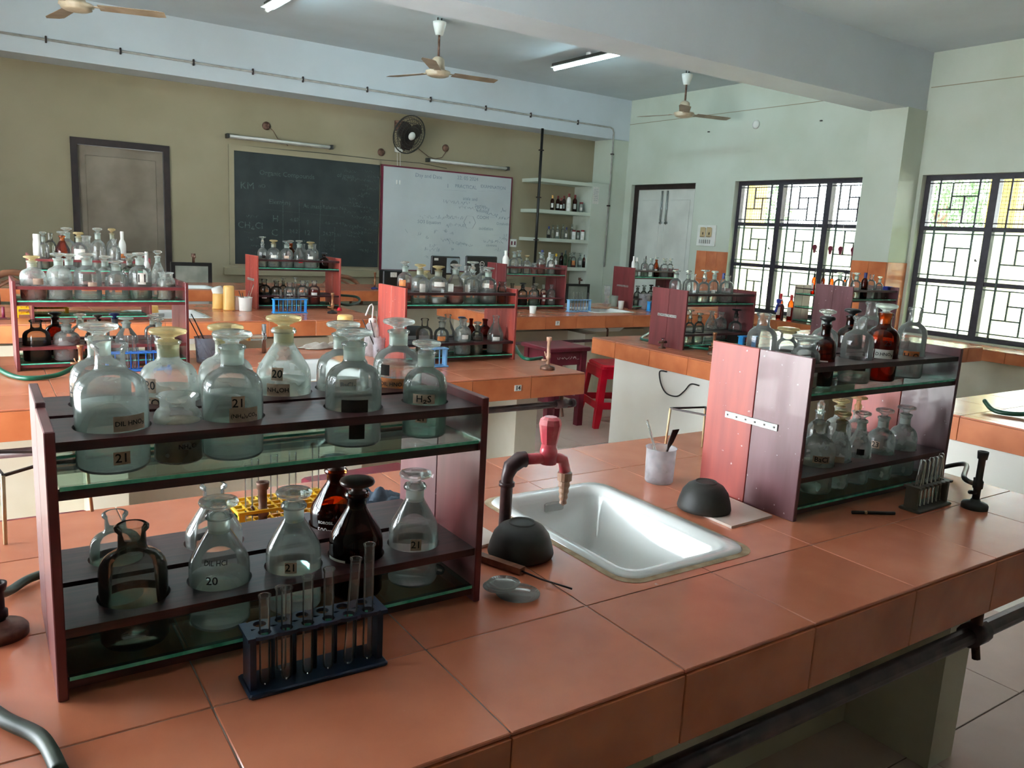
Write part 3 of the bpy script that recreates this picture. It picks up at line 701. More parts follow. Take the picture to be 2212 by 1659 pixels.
def fill(key, rname, rows):
    """rows: {(tier,row): [(px, top_py, width_px, kind, glass, liquid, cap, labels, look)]}"""
    r = RACKS[key]
    for (tier, row), items in rows.items():
        items = sorted(items, key=lambda q: q[0]); y = r['rows'][row]; zs = r['sh'][tier]; prevx = None
        spec = []
        for it in items:
            px, top, w = it[:3]; p = ony(px, top, y); depth = (p-EYE).dot(FW); R = w*depth/F/2
            R = min(R, (r['dep']*.5-.016)/2); H = p.z-zs; spec.append([p.x, H, R, it])
        lo = r['x0']+r['th']+.002; hi = r['x1']-r['th']-.002
        for s_ in spec: s_[0] = min(max(s_[0], lo+s_[2]), hi-s_[2])
        for i in range(1, len(spec)):      # neighbours touch at most
            gap = spec[i][0]-spec[i-1][0]-spec[i][2]-spec[i-1][2]
            if gap < .001: k = (spec[i][0]-spec[i-1][0]-.001)/(spec[i][2]+spec[i-1][2]); spec[i][2] *= max(k, .6); spec[i-1][2] *= max(k, .6)
        for i, (x, H, R, it) in enumerate(spec):
            px, top, w, kind, glass, liq, cap, labels, look = it
            lab = '%s, %s from left, %s %s row, %s' % (look, ORD[i], {'U': 'upper', 'L': 'lower'}[tier], {'F': 'front', 'B': 'back'}[row], rname)
            bottle((x, y, zs+.0003), H, R, kind, glass, liq, cap, labels, lab, 'bottle', 'bottles in the %s' % rname, n=32 if key in 'AB' else 20)
            r['holes'].setdefault((tier, row), []).append((x-r['x0'], R+.0025))
G, GM, GD, AM, AD = m_glass, m_glassm, m_glassd, m_amber, m_amberd
rack('A', 'dark wooden bottle rack at the lower left of the nearest bench', .055, .667, 1.045, .352, m_woodg, strap=False, panels=(m_wood, m_woodg))
rack('B', 'near right rack whose plank end has a metal strap', 1.497, 2.125, 1.055, .373, m_woodr, panels=(m_woodg, m_woodr))
rack('C', 'rack on bench 14 with worn red plank end', 1.58, 2.185, 3.21, .345, m_woodr, strap=False)
rack('D', 'leftmost rack on the second bench, clear bottles on top', .11, .725, 3.47, .338, m_wood, strap=False, rails=m_wood)
rack('E', 'bright red rack in front of the blackboard', 1.615, 2.225, 5.58, .368, m_woodr, strap=True)
pF = onz(44, 536, BT+.362)
rack('F', 'half hidden rack at far left before the brown door frame', pF.x, pF.x+.60, 5.0, .362, m_wood, strap=False, rails=m_wood)
rack('G', 'maroon rack before the whiteboard, on bench 7', 3.575, 4.2, 5.45, .37, m_wood, strap=False, rails=m_wood)
rack('H', 'maroon rack in front of the white double door', 4.90, 5.45, 5.375, .372, m_wood)
rack('I', 'maroon strapped rack on the orange-edged middle right bench', 3.365, 3.96, 3.236, .343, m_wood)
rack('J', 'pale maroon rack in front of the column dado', 4.79, 5.33, 3.14, .385, m_woodg, strap=False)
rack('K', 'rack with dropper bottles standing on the window counter', 7.40, 7.68, 4.95, .42, m_woodg, strap=False, z=cz, dep=.60) if False else None
fill('A', 'nearest left rack', {
 ('U', 'F'): [
  (236, 738, 150, 'open', G, (.52, 'murky'), None, [('DIL HNO\u2083', 28, .40, .95, .12), ('21', 12, .13, .45, .10)], 'wide clear DIL HNO3 bottle without stopper'),
  (383, 850, 100, 'wopen', GM, (.60, 'powder'), None, [('NH\u2084Cl', 22, .27, .85, .15, None), ('', 0, .50, 1.2, .14, m_paper)], 'short murky NH4Cl jar'),
  (501, 713, 131, 'round', G, (.50, 'murky'), None, [('21', 10, .46, .42, .11), ('(NH\u2084)\u2082CO\u2083', 22, .36, 1.0, .12)], 'clear (NH4)2CO3 bottle'),
  (766, 710, 122, 'round', G, (.45, 'clear'), None, [('', 3, .36, .95, .12, m_paperd), ('', 8, .18, .55, .20, m_paperd)], 'clear bottle with blackened label'),
  (922, 735, 96, 'round', G, (.48, 'green'), None, [('H\u2082S', -3, .42, 1.0, .10, m_paper), ('21', -8, .22, .5, .09)], 'small clear H2S bottle')],
 ('U', 'B'): [
  (212, 697, 122, 'round', G, (.50, 'clear'), None, [('20', -58, .46, .42, .12)], 'clear bottle numbered 20 with broad stopper'),
  (362, 708, 122, 'round', GM, (.45, 'murky'), m_stopy, [('20', -38, .50, .45, .13), ('CO\u2083', -30, .34, .9, .11)], 'milky bottle numbered 20'),
  (487, 700, 118, 'round', GM, (.45, 'murky'), m_stopy, [], 'milky bottle with brown crusted stopper'),
  (613, 680, 116, 'cone', GM, (.42, 'murky'), m_stopy, [('20', -14, .50, .42, .11), ('NH\u2084OH', -12, .36, .85, .11), ('', 20, .18, .9, .16, m_paper)], 'slope-shouldered NH4OH bottle numbered 20'),
  (742, 694, 112, 'round', G, (.40, 'clear'), None, [('BaCl\u2082', 12, .40, .65, .11)], 'clear bottle with faded grey label'),
  (862, 688, 106, 'round', G, (.55, 'clear'), None, [('', -30, .50, .40, .11, m_paperd), ('DIL HNO\u2083', -12, .36, 1.1, .12, m_papero)], 'clear DIL HNO3 bottle with orange label')],
 ('L', 'F'): [
  (284, 1132, 140, 'open', GD, None, None, [], 'empty brown-grey open bottle'),
  (472, 1075, 128, 'cone', G, (.38, 'murky'), None, [('DIL HCl', -8, .55, .8, .09, None), ('20', -14, .42, .45, .09, None)], 'slope-shouldered DIL HCl bottle'),
  (635, 1055, 118, 'cone', G, (.60, 'clear'), None, [('21', -6, .41, .42, .09), ('NH\u2084OH', -10, .28, .9, .10)], 'clear NH4OH bottle numbered 21'),
  (772, 1032, 116, 'cone', AD, (.42, 'dark'), mat('brown_stopper', (.22, .13, .10), .3), [('AgNO\u2083', -48, .28, .9, .15, m_paperw)], 'dark brown AgNO3 bottle'),
  (898, 1016, 108, 'cone', G, (.50, 'clear'), None, [('21', 6, .40, .42, .10), ('NaOH', 4, .28, .75, .08)], 'clear NaOH bottle numbered 21')],
 ('L', 'B'): [
  (248, 1106, 105, 'open', G, (.40, 'green'), None, [], 'open clear bottle'),
  (461, 1046, 118, 'opencone', G, None, None, [], 'empty open slope-shouldered bottle'),
  (726, 985, 108, 'cone', AM, (.45, 'dark'), mat('brown_stopper', (.22, .13, .10), .3), [('BOROSIL', -22, .42, .7, .07, None, m_inkw), ('500ml', -22, .345, .75, .10, None, m_inkw)], 'amber bottle with white print')]})
fill('B', 'nearest right rack', {
 ('U', 'F'): [
  (1745, 723, 62, 'wide', G, (.3, 'white'), None, [], 'clear wide-mouth jar'),
  (1789, 683, 50, 'round', AD, (.35, 'dark'), m_black, [('AgNO\u2083', -8, .30, 1.2, .15, m_paperw)], 'brown AgNO3 bottle with black neck'),
  (1861, 683, 66, 'open', G, (.30, 'clear'), None, [('', 15, .28, .9, .16, m_paperd)], 'open clear bottle'),
  (1917, 656, 70, 'round', AM, (.50, 'amber'), m_frost, [('D.HNO\u2083', 12, .36, 1.1, .12, m_paperw), ('23', 20, .50, .5, .1, None)], 'bright amber bottle with glass stopper'),
  (1979, 664, 60, 'open', G, (.50, 'clear'), None, [('H\u2082O', 8, .32, 1.1, .14, m_papero)], 'open clear bottle with orange label')],
 ('U', 'B'): [
  (1652, 676, 64, 'open', G, (.2, 'clear'), None, [('', 10, .28, 1.0, .15, m_paperd)], 'large empty open clear bottle'),
  (1704, 707, 46, 'wide', G, (.3, 'clear'), m_stopy, [('19', 14, .45, .7, .16, None), ('', 5, .22, 1.1, .16, m_paper)], 'wide jar numbered 19'),
  (1789, 669, 56, 'round', G, (.3, 'clear'), None, [], 'clear bottle with flat disc stopper'),
  (1843, 667, 54, 'round', AD, (.4, 'amber'), m_black, [], 'brown bottle with black rim'),
  (1886, 652, 58, 'open', G, (.4, 'clear'), None, [], 'tall open clear bottle')],
 ('L', 'B'): [
  (1777, 850, 50, 'raised', G, (.3, 'clear'), None, [], 'clear bottle with lifted stopper'),
  (1818, 861, 56, 'round', GM, (.3, 'clear'), m_stopy, [], 'cloudy bottle'),
  (1857, 856, 48, 'raised', GM, (.3, 'murky'), m_stopy, [], 'bottle with brown-stained neck')],
 ('L', 'F'): [
  (1775, 909, 72, 'open', GM, (.42, 'murky'), None, [('BaCl', 15, .50, 1.0, .10)], 'squat grey open bottle'),
  (1822, 888, 56, 'cone', GM, (.36, 'clear'), m_stopy, [('', 0, .38, 1.1, .10)], 'slope-shouldered bottle with brown neck'),
  (1866, 888, 52, 'cone', GM, (.36, 'clear'), None, [('', 10, .46, .6, .08, m_paperd)], 'slope-shouldered clear bottle'),
  (1913, 882, 58, 'round', GM, (.40, 'green'), None, [('23', -20, .5, .6, .1)], 'grey-green bottle'),
  (1960, 876, 58, 'round', GM, (.45, 'murky'), None, [], 'grey bottle beside the dark end')]})
fill('C', 'bench 14 rack', {
 ('U', 'F'): [
  (908, 570, 38, 'round', G, (.12, 'green'), m_stopy, [('', 20, .40, .7, .22, m_paperw)], 'clear bottle with tan stopper'),
  (948, 574, 42, 'round', G, (.15, 'white'), m_stopy, [('', 10, .52, 1.2, .12, m_paperw)], 'broad clear bottle with blue label'),
  (985, 570, 38, 'cone', G, (.42, 'pink'), None, [('', -30, .40, .7, .2, m_paperw)], 'slope-shouldered bottle of pink liquid'),
  (1022, 565, 36, 'raised', G, (.12, 'green'), None, [('', -35, .35, .7, .2, m_paperw)], 'clear bottle with lifted stopper'),
  (1056, 577, 38, 'round', G, (.40, 'clear'), None, [('', -15, .50, .8, .12, m_paperw)], 'clear bottle with tilted label'),
  (1085, 609, 20, 'wopen', GD, (.5, 'amber'), None, [], 'small tan jar')],
 ('U', 'B'): [
  (876, 564, 34, 'round', G, (.45, 'pink'), None, [('', -20, .45, .9, .16, m_papero)], 'bottle of pink liquid with cream label'),
  (918, 584, 32, 'round', G, None, m_stopy, [], 'clear bottle'), (1009, 574, 30, 'open', G, None, None, [], 'open clear bottle'),
  (1043, 575, 32, 'open', G, (.3, 'clear'), None, [], 'open clear bottle')],
 ('L', 'F'): [
  (918, 688, 36, 'open', G, (.3, 'clear'), None, [], 'open clear bottle'), (955, 685, 33, 'round', G, (.3, 'clear'), None, [('', 0, .45, 1.1, .12, m_papero)], 'clear bottle with orange label'),
  (1001, 688, 36, 'open', GM, (.55, 'murky'), None, [('', 18, .5, .8, .12, m_paperw)], 'cloudy open bottle'),
  (1032, 695, 27, 'round', GD, (.4, 'clear'), None, [('', 10, .35, .8, .1, m_paperw)], 'small grey bottle'),
  (1072, 682, 35, 'opencone', G, (.45, 'clear'), None, [('', 8, .38, .9, .13, m_paperw)], 'clear slope-shouldered bottle with white label')],
 ('L', 'B'): [
  (968, 679, 32, 'opencone', G, (.3, 'clear'), None, [], 'clear slope-shouldered bottle'), (998, 684, 28, 'round', G, (.4, 'dark'), m_plnb, [], 'bottle with navy stopper'),
  (1018, 688, 20, 'open', AD, None, None, [], 'narrow dark bottle'), (1048, 689, 26, 'open', AD, (.4, 'dark'), None, [], 'dark brown bottle')]})
fill('D', 'leftmost bench 14 rack', {
 ('U', 'F'): [
  (68, 552, 56, 'round', GM, (.30, 'pink'), m_stopy, [('', 25, .42, .9, .14, m_paper)], 'cloudy bottle over pink liquid'),
  (125, 546, 55, 'round', GM, (.45, 'murky'), None, [], 'bluish milky bottle'), (187, 546, 54, 'round', G, (.15, 'clear'), None, [('', 20, .33, .7, .1, m_paper)], 'clear bottle'),
  (250, 562, 50, 'round', G, (.15, 'clear'), None, [], 'short clear bottle'), (301, 545, 50, 'round', G, (.35, 'green'), None, [('11', 8, .45, .7, .24, m_paperw)], 'clear bottle with two white labels'),
  (358, 588, 37, 'wopen', GM, (.55, 'powder'), None, [], 'small whitish wide-mouth jar')],
 ('U', 'B'): [
  (148, 548, 44, 'round', G, (.2, 'clear'), None, [], 'clear bottle'), (226, 552, 36, 'round', G, None, None, [], 'clear bottle'), (279, 548, 34, 'round', GD, None, None, [], 'grey bottle'),
  (316, 544, 22, 'cap', m_plw, None, m_plw, [], 'tall white plastic bottle'), (340, 541, 40, 'cone', GM, None, None, [], 'slope-shouldered clear bottle')],
 ('L', 'F'): [
  (77, 691, 54, 'open', GD, (.45, 'dark'), None, [], 'dark clear open bottle'), (142, 690, 52, 'round', GM, (.52, 'pink'), None, [], 'bottle of pink liquid'),
  (200, 690, 34, 'round', GD, None, None, [], 'grey bottle'),
  (272, 685, 46, 'cone', G, (.3, 'clear'), m_frost, [], 'slope-shouldered clear bottle'), (342, 687, 34, 'round', G, (.5, 'red'), None, [('', 0, .4, 1., .2, m_paperw)], 'red liquid bottle, white labels')],
 ('L', 'B'): [
  (118, 674, 40, 'round', AD, (.4, 'dark'), m_black, [], 'dark amber bottle'), (172, 677, 42, 'round', G, (.3, 'pink'), None, [], 'clear bottle'),
  (211, 679, 34, 'round', AD, None, mat('brown_stopper', (.22, .13, .10), .3), [], 'bottle with brown stopper'), (247, 676, 34, 'round', G, (.3, 'dark'), m_plnb, [], 'bottle with blue stopper'), (330, 679, 36, 'round', G, (.4, 'red'), None, [], 'clear bottle')]})
fill('E', 'blackboard rack', {
 ('U', 'F'): [
  (567, 511, 26, 'raised', G, (.3, 'clear'), None, [('', 15, .35, .7, .1, m_paperd)], 'clear bottle with lifted stopper'), (591, 518, 34, 'round', G, (.3, 'clear'), m_stopy, [('', 0, .4, .9, .1, m_paperw)], 'broad clear bottle'),
  (619, 520, 27, 'round', G, (.3, 'clear'), None, [('', 0, .4, .8, .1, m_paper)], 'clear bottle'), (646, 519, 27, 'cone', G, (.40, 'clear'), None, [('', 20, .25, .8, .12, m_red)], 'slope-shouldered clear bottle'),
  (671, 522, 31, 'round', G, (.3, 'clear'), m_stopy, [('', 0, .4, .8, .1, m_paperw)], 'clear bottle with yellow stopper'), (700, 546, 20, 'round', AD, (.4, 'dark'), m_black, [], 'small dark round bottle')],
 ('U', 'B'): [(628, 519, 22, 'round', AM, (.4, 'dark'), None, [], 'amber bottle'), (655, 527, 18, 'open', G, None, None, [], 'clear bottle'), (679, 527, 18, 'open', G, None, None, [], 'clear bottle')],
 ('L', 'F'): [
  (571, 603, 26, 'open', GD, (.45, 'dark'), None, [('', 0, .3, .8, .1, m_paperw)], 'dark bottle'), (597, 607, 25, 'open', GD, (.4, 'dark'), None, [('', 0, .35, .9, .14, m_paperw)], 'dark bottle with white label'),
  (626, 610, 28, 'open', G, (.3, 'murky'), None, [('', 0, .4, .9, .14, m_paperw)], 'clear open bottle'), (654, 606, 26, 'open', G, (.4, 'clear'), None, [('', 0, .35, .7, .12, m_paperw)], 'clear open bottle'),
  (679, 606, 25, 'open', G, (.6, 'red'), None, [('', 0, .4, 1.0, .2, m_paperw)], 'bottle of reddish liquid')],
 ('L', 'B'): [(562, 602, 22, 'open', GD, None, None, [], 'dark bottle'), (595, 604, 22, 'round', GD, None, m_paperw, [], 'dark bottle with pale stopper'), (612, 600, 22, 'round', GD, None, None, [], 'grey bottle'), (638, 599, 16, 'raised', G, None, None, [], 'narrow clear bottle'), (664, 606, 16, 'round', G, None, None, [], 'clear bottle')]})
fill('F', 'door-side far rack', {
 ('U', 'F'): [(69, 505, 25, 'jar', m_plw, None, m_plw, [], 'white plastic bottle'), (92, 500, 35, 'round', G, (.3, 'clear'), None, [], 'clear bottle'), (133, 499, 32, 'cone', AM, (.4, 'amber'), None, [('', -40, .3, .6, .16, m_paperw)], 'amber bottle'),
  (169, 501, 34, 'round', G, None, m_stopy, [('', 5, .4, 1.4, .3, m_paperw)], 'clear bottle with white label'), (210, 492, 30, 'round', G, (.3, 'clear'), None, [], 'tall clear bottle'), (246, 516, 25, 'open', G, None, None, [], 'small clear bottle')],
 ('U', 'B'): [(108, 503, 22, 'open', GD, None, m_black, [], 'dark bottle'), (143, 491, 34, 'round', G, None, None, [], 'tall clear bottle'), (184, 509, 26, 'wopen', GM, None, None, [], 'cream-tinted jar'),
  (241, 493, 28, 'round', G, (.4, 'clear'), m_stopy, [], 'clear bottle with tan stopper'), (263, 500, 18, 'cap', m_plw, None, m_plw, [('', 0, .35, 1.5, .12, m_papero)], 'white plastic squeeze bottle')]})
fill('G', 'whiteboard rack', {
 ('U', 'F'): [(1082, 541, 14, 'cap', m_plw, None, m_plw, [], 'white plastic bottle'), (1112, 543, 20, 'round', G, (.3, 'clear'), None, [], 'clear bottle'), (1139, 551, 17, 'round', G, None, m_stopy, [], 'small clear bottle'),
  (1154, 568, 14, 'wopen', GM, (.6, 'amber'), None, [], 'tan square-shouldered jar'), (1170, 545, 20, 'round', G, (.45, 'pink'), None, [], 'bottle of pink liquid'), (1192, 549, 17, 'round', G, (.3, 'clear'), None, [('', 0, .45, 1.2, .12, m_paperw)], 'clear bottle with white label')],
 ('U', 'B'): [(1094, 543, 18, 'round', GM, None, None, [], 'clear bottle'), (1122, 541, 16, 'round', G, None, None, [], 'clear bottle'), (1172, 540, 12, 'cap', G, None, m_plnb, [], 'bottle with navy cap'), (1188, 545, 12, 'cap', m_plw, None, m_plw, [], 'white plastic bottle')],
 ('L', 'F'): [(1107, 612, 18, 'open', GD, None, None, [], 'dark bottle'), (1130, 611, 22, 'round', GD, (.35, 'dark'), m_black, [], 'dark bottle with black stopper'), (1153, 617, 21, 'open', G, (.3, 'green'), None, [], 'squat clear bottle'),
  (1175, 615, 15, 'open', G, (.6, 'red'), None, [('', 15, .35, .8, .3, m_paperw)], 'bottle of red liquid'), (1192, 615, 18, 'open', G, (.3, 'clear'), None, [('', 0, .3, .9, .16, m_paperw)], 'clear bottle with white label')],
 ('L', 'B'): [(1158, 612, 18, 'round', GD, None, None, [], 'grey bottle')]})
fill('H', 'double door rack', {
 ('U', 'F'): [(1358, 553, 14, 'cap', m_plw, None, m_plw, [], 'white plastic bottle'), (1376, 556, 17, 'cap', G, (.3, 'clear'), m_plw, [], 'clear bottle with white cap'), (1394, 559, 16, 'open', G, (.3, 'green'), None, [('', 0, .4, .8, .1, m_paperw)], 'clear bottle'),
  (1408, 558, 13, 'round', G, None, None, [], 'narrow clear bottle'), (1419, 556, 15, 'cone', AM, (.4, 'dark'), None, [('', 0, .35, .8, .1, m_paperw)], 'amber bottle'), (1437, 558, 18, 'round', G, (.3, 'clear'), None, [], 'clear bottle'), (1451, 558, 14, 'round', G, None, None, [], 'clear bottle')],
 ('U', 'B'): [(1396, 552, 10, 'dropper', AD, None, m_black, [], 'small dark dropper bottle')],
 ('L', 'F'): [(1378, 617, 15, 'round', GD, None, None, [], 'grey bottle'), (1392, 616, 15, 'round', GD, None, None, [], 'grey bottle'), (1407, 615, 15, 'round', GD, None, m_black, [], 'grey bottle'), (1421, 617, 14, 'round', GD, (.4, 'red'), None, [], 'bottle with red liquid')]})
fill('I', 'middle right rack', {
 ('U', 'F'): [(1497, 592, 30, 'open', G, (.3, 'clear'), None, [], 'open clear bottle'), (1524, 583, 27, 'raised', G, (.3, 'clear'), None, [], 'clear bottle with lifted stopper'), (1545, 585, 24, 'round', G, (.35, 'clear'), m_frost, [('', 0, .35, .7, .1, m_paperw)], 'clear bottle with frosted stopper'),
  (1572, 595, 30, 'open', G, (.35, 'clear'), None, [], 'broad open clear bottle')],
 ('U', 'B'): [(1462, 583, 27, 'round', G, (.2, 'clear'), None, [], 'clear bottle'), (1488, 584, 20, 'round', G, None, None, [], 'clear bottle'), (1564, 590, 14, 'cap', G, None, m_plnb, [], 'bottle with blue cap')],
 ('L', 'F'): [(1493, 669, 22, 'raised', G, (.3, 'clear'), None, [('', 15, .2, .9, .14, m_paperw)], 'clear bottle with lifted stopper'), (1513, 676, 22, 'round', G, (.3, 'clear'), None, [('', 0, .5, .8, .1, m_paperw)], 'small clear bottle'), (1592, 668, 29, 'raised', G, (.35, 'dark'), m_black, [], 'bottle with black stopper')],
 ('L', 'B'): [(1539, 672, 26, 'opencone', GM, None, None, [], 'slope-shouldered clear bottle'), (1559, 674, 26, 'open', GM, None, None, [], 'open clear bottle')]})
fill('J', 'column-side rack', {
 ('U', 'F'): [(1852, 589, 22, 'round', G, (.3, 'clear'), None, [], 'clear bottle'), (1871, 589, 15, 'cap', AD, (.4, 'dark'), m_plnb, [], 'brown bottle with blue cap'), (1884, 593, 20, 'open', G, (.3, 'clear'), None, [], 'clear bottle'), (1902, 597, 16, 'round', G, (.3, 'clear'), None, [], 'small clear bottle')],
 ('U', 'B'): [(1816, 588, 24, 'round', G, (.2, 'clear'), None, [], 'clear bottle'), (1838, 588, 20, 'opencone', G, None, None, [], 'slope-shouldered clear bottle')]})
holder_boards()
# ------------------------------------------------------------------ blackboard wall
def wtext(mb, t, size, x, z, y, bold=0, rot=0):
    c_, s_ = math.cos(rot), math.sin(rot)
    put_text(mb, t, size, lambda u, v: (x+u*c_-v*s_, y, z+u*s_+v*c_), bold)
bx0, bx1, bz0, bz1 = 2.426, 4.150, 1.024, 2.249
bb = thing('blackboard', 'dark green blackboard with faint chalk table, left of the whiteboard', 'blackboard', (bx0, YB, bz0))
L, H = bx1-bx0, bz1-bz0
MB().box(0, -.018, 0, L, -.004, H).build('slate', m_board, bb)
MB().box(-.055, -.028, -.01, 0, 0, H+.06).box(0, -.028, H, L, 0, H+.06).build('surround', m_wallb, bb)
def scribble(mb, x, z, w, h, y, n=None):
    """a run of handwriting-like strokes"""
    n = n or max(3, int(w/h*1.5)); pts = []
    for i in range(n*3+1):
        pts.append((x+w*i/(n*3)+random.uniform(-.2, .2)*h, y, z+random.uniform(-.5, .5)*h*(1 if random.random() > .15 else 1.7)))
    for a, b_ in zip(pts, pts[1:]):
        if random.random() > .22: mb.bar(a, b_, .0035, .0012)
def bl(px, py): p = ony(px, py, YB); return p.x-bx0, p.z-bz0
b = MB(); y = -.0195
for px, py, t, s_ in ((603, 437, 'Element', .075), (626, 442, '/.', .07), (674, 446, 'At mass', .07), (722, 449, 'Relative No.', .06), (533, 402, 'KM', .11), (565, 402, 'nO', .06), (594, 473, 'H', .10), (592, 503, 'C', .11), (664, 480, '1', .08), (662, 503, '12', .08), (540, 487, 'CH\u2084Cl', .10), (706, 482, '4.0', .05), (733, 483, '= 4.0', .05), (708, 505, '24.27', .06), (728, 508, '2.02', .05), (635, 475, '4.07', .06), (633, 500, '24.2', .06), (620, 378, 'Organic Compounds', .075), (745, 380, 'of mass', .07)):
    x_, z_ = bl(px, py); wtext(b, t, s_, x_, z_, y)
for (a, c) in (((568, 452), (743, 469)), ((610, 432), (610, 555)), ((645, 434), (645, 545)), ((691, 436), (688, 556)), ((722, 490), (720, 545)), ((694, 482), (724, 484)), ((692, 508), (716, 511)), ((526, 500), (545, 504)), ((740, 443), (800, 450))):
    p_, q_ = bl(*a), bl(*c); b.bar((p_[0], y, p_[1]), (q_[0], y, q_[1]), .004, .0012)
for _ in range(46):
    px = random.uniform(735, 808); py = random.uniform(362, 555); x_, z_ = bl(px, py); scribble(b, x_, z_, random.uniform(.08, .22), .03, y)
for px, py in ((530, 466), (534, 515), (540, 530), (700, 520), (700, 538), (650, 520), (700, 530), (545, 545), (620, 540)):
    x_, z_ = bl(px, py); scribble(b, x_, z_, .14, .035, y)
tag(b.build('chalk_writing', m_chalk, bb), kind='stuff')
wx0, wx1, wz0, wz1 = 4.172, 6.075, .990, 2.262
wb = thing('whiteboard', 'whiteboard in a maroon frame covered with faded marker notes', 'whiteboard', (wx0, YB, wz0))
L, H = wx1-wx0, wz1-wz0
MB().box(.02, -.03, .012, L-.015, -.01, H-.015).build('board_surface', m_wb, wb)
MB().box(0, -.036, 0, .022, -.004, H).box(L-.016, -.036, 0, L, -.004, H).box(.022, -.036, H-.018, L-.016, -.004, H).box(.022, -.036, 0, L-.016, -.004, .012).build('board_frame', m_mred, wb)
def wl_(px, py): p = ony(px, py, YB); return p.x-wx0, p.z-wz0
b = MB(); y = -.0312
for px, py, t, s_ in ((924, 381, 'Day and Date', .068), (1008, 386, '22. 05 2024', .066), (1004, 404, 'PRACTICAL', .062), (965, 402, 'I', .07), (1063, 405, 'EXAMINATION', .058), (1013, 430, 'scale and', .06), (1035, 445, 'Section', .055), (1040, 456, 'solution', .055), (1047, 494, 'oxidation', .06), (1040, 470, 'COOH', .06), (1085, 484, 'Octahedral', .05), (1059, 530, 'cis-trans', .05), (1012, 480, 'o', .05), (925, 480, 'SO3 Equation', .06), (985, 525, '3 \u2192 Carbon', .05)):
    x_, z_ = wl_(px, py); wtext(b, t, s_, x_, z_, y)
x_, z_ = wl_(1012, 480); hexp = [(x_+.09*math.cos(a*PI/3), y, z_+.09*math.sin(a*PI/3)) for a in range(7)]
for a, c in zip(hexp, hexp[1:]): b.bar(a, c, .006, .0012)
for px, py, w_ in ((955, 435, .4), (990, 447, .45), (905, 468, .5), (955, 468, .3), (1046, 462, .2), (1075, 470, .18), (1080, 455, .08), (1040, 520, .35), (1075, 515, .15), (1085, 508, .15), (960, 485, .3), (900, 505, .05), (917, 512, .06), (935, 500, .05), (955, 498, .06), (970, 502, .06), (950, 518, .1), (962, 517, .08), (915, 537, .15), (925, 530, .12), (915, 555, .05), (985, 528, .25), (1065, 540, .1), (970, 538, .06), (940, 540, .05)):
    x_, z_ = wl_(px, py); scribble(b, x_, z_, w_, .045, y)
for (a, c) in (((1030, 413), (1045, 413)), ((1052, 412), (1066, 413)), ((1076, 411), (1082, 410)), ((957, 410), (1004, 413)), ((1051, 468), (1066, 470)), ((1064, 508), (1074, 508)), ((873, 495), (878, 503))):
    p_, q_ = wl_(*a), wl_(*c); b.bar((p_[0], y, p_[1]), (q_[0], y, q_[1]), .006, .0012)
tag(b.build('marker_writing', m_mark, wb), kind='stuff')
lg = thing('chalk_ledge', 'long pale ledge running below the blackboard and whiteboard', 'ledge', (2.30, YB, .90))
MB().box(0, -.07, .0, 3.85, 0, .085, .006).build('ledge_board', m_wallb, lg)
# wall tube lamps, unlit
def wall_tube(label, a, c):
    p = ony(*a, YB); q = ony(*c, YB); L = q.x-p.x; t = thing('wall_tube_light', label, 'light', (p.x, YB, p.z), 0, 'unlit tube lights above the boards')
    MB().box(0, -.045, -.02, L, -.005, .02, .003).build('batten', m_batten, t)
    MB().tube([(.03, -.075, 0), (L-.03, -.075, 0)], .014, 12).build('fluorescent_tube', m_plw, t)
    MB().box(-.006, -.095, -.024, .02, -.005, .024, .003).box(L-.02, -.095, -.024, L+.006, -.005, .024, .003).build('lamp_holder', m_blackb, t)
    return t
wall_tube('unlit tube light above the blackboard', (487, 294), (713, 321))
wall_tube('unlit tube light above the whiteboard', (919, 346), (1092, 366))
def wire(label, pts, m=m_rust, r=.004, name='wire', x=None):
    P = [ony(px, py, YB-.02) for px, py in pts]; o = P[0]
    t = MB().tube([tuple(p-o) for p in P], r, 6).build(name, m, None, o); return tag(t, label, 'wire')
wire('short wire from the round box to the blackboard tube light', [(575, 272), (590, 282), (600, 300), (612, 304), (622, 315)])
wire('dark wire from round box to the whiteboard tube light', [(963, 320), (962, 330), (955, 340), (940, 343), (925, 338), (900, 318)])
wire('thin cable running along above the blackboard', [(494, 312), (600, 322), (700, 331), (820, 345), (905, 352), (965, 364)], m_blackb, .003)
for px, py, lb in ((575, 272, 'round junction box above the blackboard light'), (962, 320, 'round junction box above the whiteboard light'), (823, 329, 'small stained wall plug left of the wall fan')):
    p = ony(px, py, YB); t = MB().lathe([(0, 0), (.045, 0), (.045, .012), (.03, .018), (0, .018)], n=20).build('junction_box', m_rust, None, p, (PI/2, 0, 0)); tag(t, lb, 'box')
p = ony(1108, 525, YB); t = thing('switch_plate', 'small double switch plate right of the whiteboard', 'switch', p)
MB().box(-.055, -.008, -.055, .055, 0, .055, .003).build('plate', m_plw, t)
for dx in (-.025, .025): MB().box(dx-.01, -.013, -.025, dx+.01, -.008, .025).build('rocker', m_mred, t)
